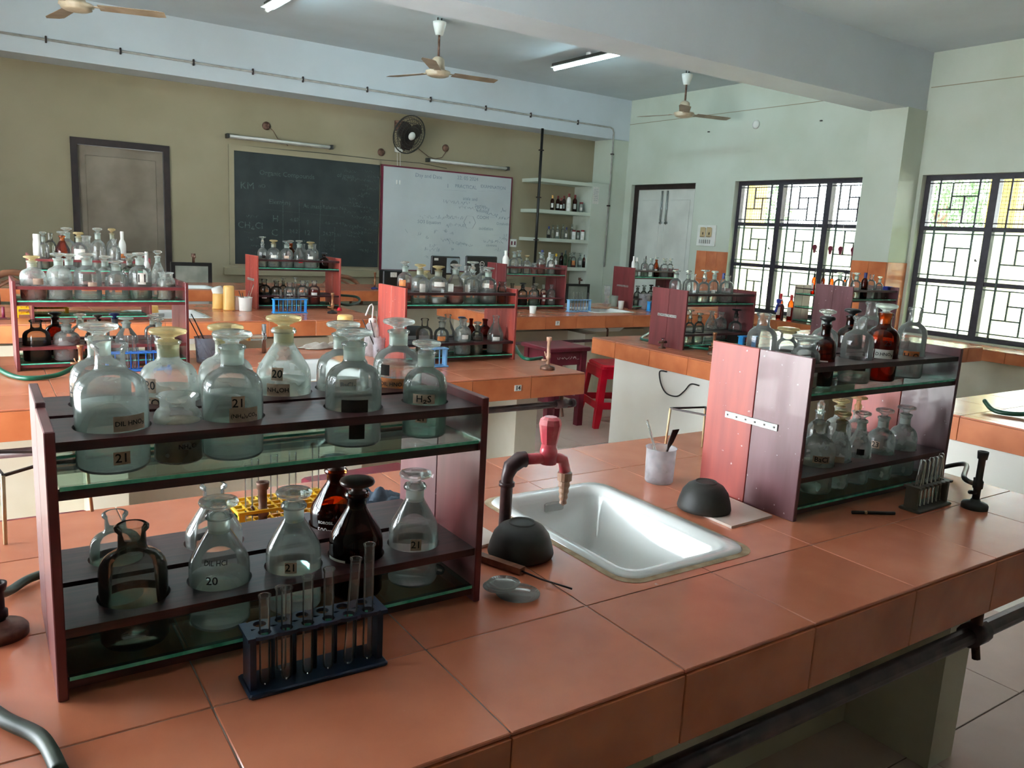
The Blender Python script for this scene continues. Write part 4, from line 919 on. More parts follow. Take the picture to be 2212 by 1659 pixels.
# wall fan
p = ony(884, 291, YB-.30); t = thing('wall_fan', 'dark caged wall fan between the two boards', 'fan', (p.x, YB, p.z+.02))
hub = Vector((0, -.30, -.02)); fa = MB()
MB().tube([(0, 0, .10), (0, -.09, .10), (0, -.16, .02)], .045, 12).cyl((0, -.015, .04), .06, .12).build('bracket', m_rust, t)
MB().lathe([(0, -.12), (.07, -.12), (.085, -.03), (.075, .03), (0, .03)], n=20).build('motor_housing', m_blackb, t, hub+Vector((0, .06, 0)), (PI/2+.35, 0, .2))
b = MB()
for rr, zz in ((.225, 0), (.19, .035), (.15, .05), (.11, .058), (.19, -.035), (.13, -.05)): b.tube([(rr*math.cos(a*PI/16), rr*math.sin(a*PI/16), zz) for a in range(32)], .0035 if rr < .22 else .008, 5, True)
for k in range(36):
    a = k*PI/18; ca, sa = math.cos(a), math.sin(a)
    b.tube([(.06*ca, .06*sa, .06), (.15*ca, .15*sa, .05), (.225*ca, .225*sa, 0), (.13*ca, .13*sa, -.05)], .0018, 4)
cage = b.build('cage', m_blackb, t, hub, (PI/2+.35, 0, .2))
MB().lathe([(0, .068), (.045, .064), (.05, .055), (0, .055)], n=20).build('centre_badge', m_plw, cage)
b = MB()
for k in range(3):
    a0 = k*2*PI/3+.5; vs = []
    for i in range(7):
        rr = .03+.16*i/6; wv = .13*math.sin(PI*(.25+.6*i/6))
        for s_, zz in ((-1, -.012), (1, .012)): a = a0+s_*wv/max(rr, .05)*.9; vs.append((rr*math.cos(a), rr*math.sin(a), zz))
    b.add(vs, [(2*i, 2*i+2, 2*i+3, 2*i+1) for i in range(6)], True)
b.build('fan_blades', m_iron, cage)
p = ony(860, 324, YB); t = thing('wall_socket', 'small socket with two hanging pull cords under the wall fan', 'socket', p)
MB().box(-.05, -.03, -.03, .05, 0, .03, .004).build('socket_box', m_plw, t)
for dx in (-.02, .02): MB().tube([(dx, -.02, -.03), (dx+.004, -.025, -.2), (dx, -.025, -.36)], .003, 5).cyl((dx, -.025, -.41), .011, .05, 10).build('pull_cord', m_plw, t)
# conduit along the far beam
def along(pts): return [ony(px, py, 8.84) for px, py in pts]
P = along([(0, 67.5), (330, 122), (740, 186), (1050, 237), (1318, 273)]); z = sum(p.z for p in P)/len(P)
xe = P[-1].x; t = thing('conduit', 'thin pipe clipped along the far beam and down the corner column', 'conduit', (0, 8.835, z))
MB().tube([(-.5, 0, 0), (xe, 0, 0), (xe+.05, 0, -.015), (xe+.07, 0, -.06), (xe+.07, 0, -1.9)], .011, 8).build('pipe_run', m_batten, t)
for px, py in ((99, 86), (260, 112), (418, 137), (546, 155), (654, 172), (793, 196), (930, 216), (1049, 236), (1146, 252), (1248, 266)):
    p = ony(px, py, 8.84); MB().box(p.x-.008, -.014, -.03, p.x+.008, .014, .03, .003).build('clip', m_iron, t)
for zz in (-.35, -1.05): MB().box(xe+.045, -.014, zz-.01, xe+.095, .014, zz+.01, .003).build('clip', m_iron, t)
t = thing('drain_pipe', 'black vertical pipe at the left of the shelf alcove', 'pipe', (6.23, 8.80, .0))
MB().tube([(0, 0, .75), (0, 0, 2.88)], .018, 10).build('pipe_run', m_black, t)
for zz in (1.45, 2.0, 2.6): MB().box(-.03, -.02, zz, .03, .02, zz+.015).build('pipe_clip', m_iron, t)
# shelf alcove
al = thing('alcove_shelves', 'built-in pale shelves in the far right corner', 'shelves', (6.25, 8.85, 0)); al['kind'] = 'structure'
MB().box(.91, .002, 0, 1.218, .388, 2.275).build('side_block', m_wall, al)
SHZ = [2.262, 1.862, 1.487, 1.105]
for z_ in SHZ: MB().box(0, .002, z_-.045, .909, .388, z_).build('shelf', m_wall, al)
MB().box(0, .30, .72, .909, .388, .76).build('shelf', m_wall, al)
pp = ony(1287, 422, 8.85); nq = thing('paper_notice', 'faded paper notice taped beside the alcove shelves', 'paper', (pp.x, 8.85, pp.z))
MB().box(-.052, -.003, -.115, .052, 0, .115).build('sheet', m_paperw, nq)
b = MB()
for k in range(7): scribble(b, -.038, .08-k*.025, .075, .006, -.0036)
b.build('faded_text', m_mark, nq)
def alc(items, zsh, sname):
    for i, (px, top, w, kind, glass, liq, cap, labels, look) in enumerate(sorted(items)):
        back = i % 2; y_ = 8.92+back*.08; p = ony(px, top, y_); R = w*((p-EYE).dot(FW))/F/2*.85
        bottle((p.x, y_, zsh+.0005), max(.05, p.z-zsh), min(R, .036), kind, glass, liq, cap, labels, '%s, %s from left on the %s alcove shelf' % (look, ORD[i], sname), 'bottle', 'bottles on the alcove shelves', n=12)
capr = mat('dark_red_cap', (.45, .06, .06), .5)
LB = [('', 0, .32, 1.2, .3, m_paperw)]
alc([(1194, 422, 10, 'cap', AD, (.4, 'dark'), m_plc, LB, 'dark bottle with cream cap'), (1206, 423, 11, 'cap', AD, (.4, 'dark'), capr, LB, 'dark bottle with dark red cap'), (1213, 428, 10, 'cap', AD, None, capr, LB, 'short dark red-capped bottle'), (1219, 423, 10, 'cap', AD, None, capr, LB, 'dark red-capped bottle'),
     (1230, 418, 12, 'cap', m_plw, None, capr, LB, 'white bottle with red cap'), (1243, 421, 12, 'cap', AD, (.4, 'dark'), capr, LB, 'broad brown bottle with white label'), (1256, 437, 11, 'jar', G, (.4, 'clear'), capr, LB, 'short clear jar with red lid'), (1266, 428, 11, 'round', G, None, None, [], 'clear stoppered bottle'), (1273, 436, 8, 'jar', GD, None, None, [], 'small grey bottle')], SHZ[1], 'second')
alc([(1186, 489, 10, 'cap', G, (.3, 'dark'), m_plnb, [], 'clear bottle with dark cap'), (1195, 486, 10, 'round', G, None, None, [], 'clear bottle'), (1205, 486, 11, 'round', G, (.3, 'murky'), None, LB, 'clear stoppered bottle'), (1217, 485, 11, 'round', G, None, None, [], 'clear round bottle'), (1224, 491, 9, 'cap', G, None, m_plnb, LB, 'bottle with blue-black cap'),
     (1236, 485, 10, 'round', G, None, None, [], 'tall clear bottle'), (1240, 497, 10, 'jar', m_plw, None, capr, LB, 'white jar with red lid'), (1249, 498, 10, 'jar', G, None, capr, LB, 'clear jar with white label'), (1259, 497, 10, 'jar', m_plw, None, capr, LB, 'white jar with bright red lid'), (1269, 489, 10, 'cap', G, (.5, 'red'), capr, LB, 'clear bottle of red liquid')], SHZ[2], 'third')
alc([(1202, 548, 11, 'cap', G, (.5, 'powder'), m_ply, LB, 'bottle with yellow cap'), (1214, 546, 13, 'cap', AD, (.5, 'dark'), m_black, [], 'near-black broad bottle'), (1222, 541, 10, 'cap', thin_glass('green_glass', (.3, .5, .25), (.05, .12, .05)), None, m_hosed, [], 'green bottle'), (1232, 546, 10, 'round', G, (.5, 'green'), None, [], 'clear greenish bottle'),
     (1240, 545, 13, 'round', G, (.4, 'red'), None, [('', 0, .3, 1.2, .3, m_papero)], 'clear bottle with red label'), (1254, 547, 12, 'round', GM, (.3, 'clear'), None, LB, 'milky stoppered bottle'), (1264, 550, 13, 'cap', AD, (.5, 'dark'), m_black, [], 'black bottle against the side block')], SHZ[3], 'fourth')

# ------------------------------------------------------------------ ceiling
def fan(label, x, y, zm, rz, rod_m=m_rust):
    t = thing('ceiling_fan', label, 'fan', (x, y, zm), 0, 'ceiling fans'); h = ZC-zm
    MB().lathe([(0, h-.15), (.035, h-.15), (.06, h-.06), (.062, h-.035), (0, h-.035)], n=20).build('canopy', m_plw, t)
    MB().tube([(-.02, 0, h-.035), (-.02, 0, h)], .006, 6).tube([(.02, 0, h-.035), (.02, 0, h)], .006, 6).build('hook', m_iron, t)
    MB().tube([(0, 0, .12), (0, 0, h-.15)], .011, 8).build('down_rod', rod_m, t)
    MB().lathe([(0, .14), (.03, .14), (.055, .12), (.062, .04), (.07, .02), (.115, .012), (.118, -.004), (.10, -.018), (.105, -.024), (.08, -.036), (.03, -.045), (0, -.046)], n=28).build('motor', m_fan, t)
    for k in range(3):
        a = rz+k*2*PI/3; ca, sa = math.cos(a), math.sin(a); vs = []
        for i in range(9):
            r_ = .15+.45*i/8; w_ = .055+.012*i/8 if i < 8 else .045
            for s_, zz in ((-1, .004), (1, -.010)):
                for e in (0, -.003): vs.append((r_*ca-s_*w_*sa, r_*sa+s_*w_*ca, zz+.004+e))
        fs = []
        for i in range(8):
            o = i*4; fs += [(o, o+4, o+6, o+2), (o+1, o+3, o+7, o+5), (o, o+1, o+5, o+4), (o+2, o+6, o+7, o+3)]
        fs += [(0, 2, 3, 1), (32, 33, 35, 34)]
        bd = MB().add(vs, fs, False).build('fan_blade', m_blade, t)
        MB().bar((.06*ca, .06*sa, 0), (.19*ca, .19*sa, .002), .035, .006).build('blade_bracket', m_fan, bd)
    return t
def fan_at(label, px, py, y, rz):
    p = ony(px, py, y); return fan(label, p.x, y, p.z+.02, rz)
fan_at('ceiling fan left of the lit tube light, near the middle', 946, 162, 6.96, -.12)
fan_at('ceiling fan in front of the window wall', 1477, 250, 6.89, -.25)
fan_at('ceiling fan cut by the top left edge', 165, 18, 6.95, -.35)
def ctube(label, a, c, zt=ZC-.085):
    p = onz(*a, zt); q = onz(*c, zt); d_ = (q-p); d_.z = 0; L = 1.24; rz = math.atan2(d_.y, d_.x)
    t = thing('ceiling_tube_light', label, 'light', (p.x, p.y, zt), rz, 'lit ceiling tube lights')
    MB().prism([(0, -.03), (L, -.03), (L+.03, -.015), (L+.03, .015), (L, .03), (0, .03), (-.03, .015), (-.03, -.015)], .022, .06).build('batten', m_blackb, t)
    MB().box(0, -.06, .012, L, -.012, .02, .002).box(0, .012, .012, L, .06, .02, .002).build('reflector', m_plw, t)
    MB().tube([(.0, 0, 0), (L, 0, 0)], .014, 12).build('fluorescent_tube', m_lamp, t)
    MB().tube([(-.012, 0, 0), (.012, 0, 0)], .019, 10).tube([(L-.012, 0, 0), (L+.012, 0, 0)], .019, 10).build('lamp_holder', m_plw, t)
    MB().tube([(L*.45, .01, .05), (L*.5, .03, .08), (L*.52, 0, .083)], .005, 6).cyl((L*.5, 0, .06), .04, .024, 16).build('ceiling_rose', m_plw, t)
    return t
ctube('lit tube light hanging below the ceiling, right of the middle fan', (1197, 150), (1335, 118))
ctube('lit tube light cut by the top edge', (577, 22), (650, -20))
# right wall fittings
p = onx(1634, 269, XR); t = MB().lathe([(0, 0), (.05, 0), (.05, .015), (.03, .02), (0, .02)], n=20).build('junction_box', m_plw, None, p, (0, -PI/2, 0)); tag(t, 'round white junction box high on the window wall', 'box')
for px, py, nm in ((1532, 285, 'left of the round box'), (1775, 261, 'right of the round box')):
    p = onx(px, py, XR); t = MB().box(-.02, -.012, -.006, 0, .012, .006).build('wall_plug', m_iron, None, p); tag(t, 'tiny dark wall plug %s on the window wall' % nm, 'plug')
p = onx(1527, 509, XR); sb = thing('switch_board', 'white switch board with two round fan regulators beside the window', 'switch board', p)
MB().box(-.016, -.155, -.13, 0, .155, .13, .003).build('board', m_plw, sb)
for dy in (.05, -.055):
    k_ = MB().box(-.04, dy-.045, -.02, -.016, dy+.045, .105, .012).build('fan_regulator', mat('beige_bakelite', (.76, .68, .52), .5), sb)
    MB().box(-.047, dy-.022, .01, -.04, dy-.012, .04).build('regulator_pointer', m_black, k_)
for q in range(6): MB().box(-.024, .10-q*.034-.008, -.10, -.016, .10-q*.034+.008, -.05, .002).build('rocker', m_batten, sb)
# maroon drops on the far window
for i, (px, py) in enumerate(((1760, 534), (1794, 537), (1816, 538), (1843, 540))):
    p = onx(px, py, XR+.02); t = thing('drop_ornament', 'flat maroon drop hanging at window, %s of four from left' % ORD[i], 'ornament', p, 0, 'maroon drops at the window')
    MB().loft([[(dx, .045*s_*math.sin(a), .045*s_*math.cos(a)-(.05*s_ if math.cos(a) < -.8 else 0)) for a in [k*PI/8 for k in range(16)]] for dx, s_ in ((-.006, .5), (-.003, .66), (.003, .66), (.006, .5))], smooth=False).build('drop_body', m_mred, t)
    MB().tube([(0, 0, .045), (0, 0, .38)], .0012, 4).build('hanging_thread', m_plw, t)
# ------------------------------------------------------------------ bench-top apparatus
def bp(px, py, z=BT): p = onz(px, py, z); return Vector((p.x, p.y, z))
def hat(base, px, py):
    """height above the bench of the pixel straight over a base point"""
    return ony(px, py, base.y).z-base.z
def mass(name, label, cat, mb, m, loc, rz=0, group=None):
    return tag(mb.build(name, m, None, loc, (0, 0, rz)), label, cat, group)
def bowl(label, px, py, R, h, m=m_blackb):
    p = bp(px, py); t = thing('metal_bowl', label, 'bowl', (p.x, p.y, p.z+(.006)), 0, 'blackened bowls turned upside down')
    p.y += R*.85; t.location = (p.x, p.y, t.location.z)
    MB().lathe([(R*.94, .0), (R*1.0, .0), (R*1.02, .004), (R*.995, .012), (R*.96, h*.35), (R*.86, h*.65), (R*.68, h*.88), (R*.48, h*.985), (R*.40, h), (0, h)], n=40).build('bowl_shell', m, t)
    MB().lathe([(R*.36, h+.0005), (R*.40, h+.003), (R*.42, h+.0005)], n=40).build('foot_ring', m_blackb, t)
    return t
def loose_tile(label, pts):
    P = [bp(*q) for q in pts]; c = sum(P, Vector())/len(P)
    t = MB().prism([(p.x-c.x, p.y-c.y) for p in P], 0, .0055).build('ceramic_tile', mat('white_glazed_tile', (.86, .80, .76), .3, col2=(.80, .72, .66), scale=9), None, c); return tag(t, label, 'tile')
loose_tile('pale square tile under the black bowl by the near right rack', [(1468, 1094), (1580, 1142), (1668, 1118), (1560, 1072)])
bowl('black upside-down bowl on a pale tile beside the near right rack', 1556, 1118, .060, .062)
loose_tile('pale tile half hidden by the end of near left rack', [(1018, 1196), (1040, 1184), (1088, 1170), (1040, 1142), (1000, 1150)])
bowl('black upside-down bowl in front of the sink tap pipe', 1158, 1222, .062, .060)
# tap
def faucet(label, base, top_py, arm_to, name='water_tap', scale=1, mk=m_tapr, mp=m_pvc, nozzle=m_tapg):
    p = bp(*base); h = hat(p, base[0]+20, top_py); q = arm_to
    t = thing(name, label, 'tap', p); s = scale; d = Vector((q[0], q[1], 0)); L = d.length; d.normalize(); n_ = Vector((-d.y, d.x, 0))
    def at_(a, z): return tuple(d*a+Vector((0, 0, z)))
    MB().tube([(0, 0, 0), (0, 0, h-.03*s), at_(.006, h-.012*s), at_(.022*s, h), at_(.032*s, h)], .0105*s, 14, rs=[.0105*s, .0105*s, .014*s, .0145*s, .014*s]).tube([(0, 0, h-.045*s), (0, 0, h-.038*s)], .0135*s, 14).build('riser_pipe', mp, t)
    MB().tube([at_(.034*s, h), at_(L, h)], .0095*s, 12).tube([at_(L-.012*s, h), at_(L, h), at_(L+.016*s, h-.004*s), at_(L+.022*s, h-.026*s)], .010*s, 12).lathe([(0, -.012*s), (.0145*s, -.010*s), (.0155*s, .012*s), (.013*s, .026*s), (0, .026*s)], at_(L-.012*s, h), 16).build('valve_body', mk, t)
    MB().lathe([(0, .026*s), (.0135*s, .026*s), (.0145*s, .030*s), (.0175*s, .048*s), (.0195*s, .060*s), (.0175*s, .069*s), (.011*s, .073*s), (0, .0725*s)], at_(L-.012*s, h), 10, False).build('knob', mk, t)
    b = MB(); z0 = h-.028*s; c = at_(L+.022*s, 0)
    b.lathe([(0, z0), (.013*s, z0), (.013*s, z0-.014*s), (.0095*s, z0-.016*s)]+[((.0095-.0006*i+(.0016 if i % 2 else 0))*s, z0-(.018+.0055*i)*s) for i in range(8)]+[(0, z0-.062*s)], c, 14, False)
    b.build('nozzle', nozzle, t); return t
p0 = bp(1088, 1172); a_ = ony(1190, 990, p0.y-.0); zt_ = hat(p0, 1110, 990)
faucet('pink and red plastic tap on a dark plum pipe over the near sink', (1088, 1172), 993, (.098, -.020), scale=1.15)
# plastic beaker with tools
def beaker(label, px, py, w, top, m, tools=(), name='beaker', spout=True, taper=1.08):
    p = bp(px, py); depth = (p-EYE).dot(FW); R = w*depth/F/2; p.y += R; p.x += R*.3; p = Vector((p.x, p.y, BT)); h = hat(p, px, top)
    t = thing(name, label, 'beaker', p)
    b = MB().lathe([(0, 0), (R*.9, 0), (R*.96, h*.04), (R, h*.5), (R*taper*.99, h*.96), (R*taper*1.05, h), (R*taper*.97, h*.985), (R*.95, h*.5), (R*.9, h*.06), (0, h*.05)], n=28); b.build('beaker_body', m, t)
    return t, p, R, h
pl_clear = thin_glass('translucent_plastic', (.94, .95, .96), (.75, .77, .80), .35, (.90, .90, .92), .6)
t, p, R, h = beaker('translucent plastic beaker with tools, behind the near sink', 1438, 1050, 64, 965, pl_clear, taper=1.03)
def rodthing(name, label, cat, a, c, r, m, z=None, extra=None):
    a = Vector(a); c = Vector(c); b = MB().tube([(0, 0, 0), tuple(c-a)], r, 8); o = b.build(name, m, None, a); return tag(o, label, cat)
q = ony(1398, 908, p.y-.01)
rodthing('glass_rod', 'glass rod leaning out of the beaker behind the near sink', 'rod', (p.x+.012, p.y, p.z+.012), (q.x, q.y, q.z), .0036, m_stop)
q = ony(1460, 928, p.y)
t = thing('spatula', 'dark flat spatula standing in the plastic beaker by the sink', 'spatula', (p.x-.01, p.y, p.z+.012)); v = Vector((q.x, q.y, q.z))-Vector((p.x-.01, p.y, p.z+.012))
MB().bar((0, 0, 0), tuple(v*.62), .006, .0025).build('handle', m_iron, t)
MB().loft([[tuple(v*f+Vector((x_, y_, 0))) for x_, y_ in ((-w_, -.001), (w_, -.001), (w_, .001), (-w_, .001))] for f, w_ in ((.6, .003), (.72, .0095), (1.0, .012))], smooth=False).build('blade', m_iron, t)
# tripods
def tripod(label, px, py, h, R, rz, mt=m_iron, ml=m_legw):
    p = bp(px, py); t = thing('tripod_stand', label, 'tripod', p, rz, 'tripod stands')
    P = [Vector((R*math.cos(a*2*PI/3), R*math.sin(a*2*PI/3), h)) for a in range(3)]
    b = MB()
    for i in range(3): b.bar(tuple(P[i]), tuple(P[(i+1) % 3]), .005, .005)
    b.build('triangle_top', mt, t)
    for i in range(3): MB().tube([tuple(P[i]), tuple(P[i]*1.08+Vector((0, 0, -h*1.08))+Vector((0, 0, .0)))], .0035, 6).build('leg', ml, t)
    return t
p = bp(1480, 985); tripod('tripod stand behind the plank end of near right rack', 1492, 975, hat(p, 1500, 893), .070, .3)
p = bp(30, 1140); tripod('tripod stand at the left edge behind the near left rack', 62, 1128, hat(p, 90, 992)*.98, .105, .15)
# bunsen burners
def burner(label, px, py, top, mb_=m_blackb, mt=m_blackb, Rb=.034, top_m=None, side=1, rz=0, extra=None, z=BT, name='gas_burner'):
    p = bp(px, py, z); p.y += Rb*.8; h = hat(p, px, top); h = max(.08, min(h, .18))
    t = thing(name, label, 'burner', p, rz, 'gas burners')
    MB().lathe([(0, 0), (Rb, 0), (Rb, .010), (Rb*.92, .014), (Rb*.4, .018), (.010, .024), (0, .024)], n=28).build('base', mb_, t)
    MB().lathe([(.0, .02), (.0085, .02), (.0085, h*.34), (.0115, h*.36), (.0115, h*.48), (.009, h*.5), (.008, h*.52), (.008, h*.86), (.011, h*.87), (.0125, h*.97), (.0125, h), (.008, h), (.007, h*.9), (0, h*.9)], n=16).build('barrel', mt, t)
    MB().tube([(-.0, 0, .04), (-side*.035, 0, .046)], .005, 8).build('gas_inlet', mt, t)
    MB().tube([(.0, 0, h*.42), (-side*.016, .0, h*.43), (-side*.022, 0, h*.56)], .003, 6).build('air_lever', mt, t)
    return t, p, h
burner('black gas burner at the right end of the nearest bench', 2126, 1104, 975, Rb=.030)
def hose(label, pts3, r, m, name='rubber_hose'):
    o = Vector(pts3[0]); P = [Vector(p_) for p_ in pts3]; Q = []
    for i in range(len(P)-1):           # Catmull-Rom
        a = P[max(i-1, 0)]; b_ = P[i]; c = P[i+1]; d_ = P[min(i+2, len(P)-1)]
        for k in range(8):
            u = k/8; Q.append(.5*((2*b_)+(c-a)*u+(2*a-5*b_+4*c-d_)*u*u+(3*b_-a-3*c+d_)*u**3))
    Q.append(P[-1]); return tag(MB().tube([tuple(q_-o) for q_ in Q], r, 8).build(name, m, None, o), label, 'hose')
pb = bp(2118, 1085); pa = bp(2072, 1030)
hose('dark rubber hose arching to the burner on nearest bench', [(pa.x-.02, pa.y+.06, BT+.008), (pa.x+.02, pa.y+.0, BT+.035), (pb.x-.04, pb.y+.03, BT+.062), (pb.x-.012, pb.y+.02, BT+.046)], .0065, mat('black_hose', (.10, .15, .16), .4))
burner('rusty gas burner cut by the left edge, at the front of the nearest bench', 2, 1392, 1262, m_rust, m_iron, Rb=.036)
hose('dull green hose looping at the left edge in front of near rack', [tuple(bp(-40, 1420)+Vector((0, 0, .04))), tuple(bp(-15, 1330)+Vector((0, 0, .03))), tuple(bp(20, 1290)+Vector((0, 0, .01))), tuple(bp(70, 1260)+Vector((0, 0, .01))), tuple(bp(160, 1235)+Vector((0, 0, .012)))], .0075, m_hosed)
hose('second dull green hose running over the front left corner of the bench', [tuple(bp(-60, 1520)+Vector((0, 0, .012))), tuple(bp(10, 1570)+Vector((0, 0, .01))), tuple(bp(90, 1612)+Vector((0, 0, .01))), tuple(bp(130, 1680)+Vector((0, 0, .008)))], .009, m_hosed)
burner('brown gas burner standing behind the near left rack', 576, 1160, 1040, m_plnb, m_rust, Rb=.030)
pc = bp(560, 1150); hose('green hose crossing behind the lower shelf of near left rack', [tuple(bp(200, 1215)+Vector((0, 0, .01))), tuple(bp(330, 1190)+Vector((0, 0, .01))), tuple(bp(430, 1165)+Vector((0, 0, .012))), tuple(pc+Vector((-.02, .01, .045)))], .007, m_hose)
# test tube racks
def tube_rack(label, px, py, L, Wd, H, rz, m, n, rows=1, name='test_tube_rack', tubes=(), r=.0075, tl=.13, tlabel='', inverted=False, mid=True, z=BT, mt=None):
    p = bp(px, py, z); t = thing(name, label, 'tube rack', p, rz, 'test tube racks')
    MB().box(-L/2, -Wd/2, 0, L/2, Wd/2, .007, .002).build('base', m, t)
    # top plate with holes
    pitch = (L-.02)/n; wy = Wd*.8/rows; b = MB(); hr = r+.0015
    for j in range(rows):
        for i in range(n):
            cx_ = -L/2+.01+pitch*(i+.5); cy_ = -Wd*.4+wy*(j+.5); k_ = 16; O = []; I = []
            for q in range(k_):
                a = 2*PI*(q+.5)/k_; dx, dy = math.cos(a), math.sin(a); u = min(pitch/2/abs(dx), wy/2/abs(dy)); O.append((cx_+dx*u, cy_+dy*u)); I.append((cx_+dx*hr, cy_+dy*hr))
            vs = [(a_[0], a_[1], zz) for zz in (H-.005, H) for a_ in O]+[(a_[0], a_[1], zz) for zz in (H-.005, H) for a_ in I]
            fs = []
            for q in range(k_):
                w_ = (q+1) % k_; fs += [(k_+q, k_+w_, 3*k_+w_, 3*k_+q), (q, 2*k_+q, 2*k_+w_, w_), (q, w_, k_+w_, k_+q), (2*k_+q, 3*k_+q, 3*k_+w_, 2*k_+w_)]
            b.add(vs, fs, False)
    b.box(-L/2, -Wd*.4, H-.005, -L/2+.01, Wd*.4, H).box(L/2-.01, -Wd*.4, H-.005, L/2, Wd*.4, H)
    b.build('top_plate', m, t)
    for sx in (-1, 1): MB().box(sx*(L/2-.008)-.004, -Wd*.3, .007, sx*(L/2-.008)+.004, Wd*.3, H-.005).build('post', m, t)
    if mid:
        for i in range(n-1):
            xx = -L/2+.01+pitch*(i+1); MB().tube([(xx, 0, .007), (xx, 0, H-.005)], .0028, 6).build('peg', m, t)
    Mx = Matrix.Translation(p) @ Matrix.Rotation(rz, 4, 'Z')
    for k, (i, j, tl_, tilt) in enumerate(tubes):
        cx_ = -L/2+.01+pitch*(i+.5); cy_ = -Wd*.4+wy*(j+.5); c = Mx @ Vector((cx_, cy_, .008))
        pr_ = [(0, 0), (r*.5, r*.15), (r*.86, r*.5), (r, r), (r, tl_-.004), (r*1.18, tl_-.002), (r*1.18, tl_), (r*.9, tl_)]
        if inverted: pr_ = [(a_, tl_-b_) for a_, b_ in pr_]
        lab = tlabel % ORD[min(k, 11)]
        o = MB().lathe(pr_, n=16).build('test_tube', mt or m_tube, None, c, (tilt*.6, tilt, 0)); tag(o, lab, 'test tube', tlabel.replace('%s ', '').replace('%s', ''))
    return t
tube_rack('blue rack of test tubes in front of the near left rack', 680, 1452, .19, .060, .082, -.02, mat('deep_blue_plastic', (.08, .16, .26), .4), 6, 2, tubes=[(0, 0, .125, 0), (1, 0, .13, 0), (2, 0, .14, 0), (3, 0, .145, 0), (1, 1, .12, 0), (4, 0, .155, .05), (5, 0, .170, 0)], r=.0070, tlabel='clear test tube in blue near rack, %s from left end')
tube_rack('grey rack of upturned test tubes beside the near right rack', 1998, 1094, .155, .052, .062, .03, mat('grey_green_plastic', (.33, .32, .28), .5), 7, 1, tubes=[(0, 0, .120, .06), (1, 0, .115, 0), (2, 0, .115, 0), (3, 0, .118, 0), (4, 0, .118, 0), (5, 0, .118, 0), (6, 0, .122, -.05)], r=.0068, tlabel='upturned test tube in grey rack, %s from left', inverted=True, mid=False)
# yellow grid rack
def grid_rack(label, px, py, L, Wd, H, rz, nx, ny, tubes=(), tlabel=''):
    p = bp(px, py); t = thing('grid_tube_rack', label, 'tube rack', p, rz, 'yellow grid racks')
    for z_ in (H, H*.45):
        b = MB()
        for i in range(nx+1): b.box(-L/2+L*i/nx-.0015, -Wd/2, z_-.006, -L/2+L*i/nx+.0015, Wd/2, z_)
        for j in range(ny+1): b.box(-L/2, -Wd/2+Wd*j/ny-.0015, z_-.006, L/2, -Wd/2+Wd*j/ny+.0015, z_)
        b.build('grid', m_ply, t)
    for sx in (-1, 1):
        for sy in (-1, 1): MB().box(sx*(L/2-.006)-.006, sy*(Wd/2-.004)-.004, 0, sx*(L/2-.006)+.006, sy*(Wd/2-.004)+.004, H).build('leg', m_ply, t)
    Mx = Matrix.Translation(p) @ Matrix.Rotation(rz, 4, 'Z')
    for k, (i, j, tl_) in enumerate(tubes):
        c = Mx @ Vector((-L/2+L*(i+.5)/nx, -Wd/2+Wd*(j+.5)/ny, .003)); r = .0078
        o = MB().lathe([(0, 0), (r*.5, r*.15), (r, r), (r, tl_-.002), (r*1.15, tl_), (r*.9, tl_)], n=16).build('test_tube', m_tube, None, c); tag(o, tlabel % ORD[k], 'test tube', 'test tubes in the yellow rack')
grid_rack('yellow plastic grid rack behind the near left rack', 606, 1132, .19, .085, .052, .02, 10, 4, [(1, 1, .13), (2, 2, .135), (4, 2, .14), (6, 2, .14), (9, 3, .15)], 'tall test tube in the near yellow rack, %s from left')
grid_rack('yellow plastic grid rack on the third left bench, behind the leftmost rack', 92, 684, .26, .10, .055, .0, 10, 4)
# cloths
def cloth(label, px, py, L, Wd, H, rz, m, seed, name='cloth'):
    p = bp(px, py); r_ = random.Random(seed); nx, ny = 26, 16; vs = []; ph = [r_.uniform(0, 6) for _ in range(6)]
    for i in range(nx):
        for j in range(ny):
            u = i/(nx-1)*2-1; v = j/(ny-1)*2-1; e = max(0, 1-(u*u)**1.5)*max(0, 1-(v*v)**1.5)
            z_ = .003+H*e*(.45+.3*math.sin(5*u+3*v+ph[0])+.22*math.sin(9*v-4*u+ph[1])+.15*math.sin(14*u+6*v+ph[2]))
            k_ = 1+.10*math.sin(5*math.atan2(v, u)+ph[3]); s_ = 1-.25*max(abs(u), abs(v))**2*abs(math.sin(4*math.atan2(v, u)+ph[4]))
            vs.append((u*L/2*k_*s_, v*Wd/2*k_*s_, max(.002, z_)))
    fs = [(i*ny+j, (i+1)*ny+j, (i+1)*ny+j+1, i*ny+j+1) for i in range(nx-1) for j in range(ny-1)]
    o = MB().add(vs, fs, True).build(name, m, None, p, (0, 0, rz)); so = o.modifiers.new('thickness', 'SOLIDIFY'); so.thickness = .002; so.offset = 1
    return tag(o, label, 'cloth')
cloth('crumpled blue-grey cloth behind the amber bottles of near rack', 812, 1098, .17, .11, .045, .1, m_clothb, 3)
cloth('crumpled dirty white cloth behind the near left bottles', 702, 752, .26, .10, .030, .05, m_clothw, 5)
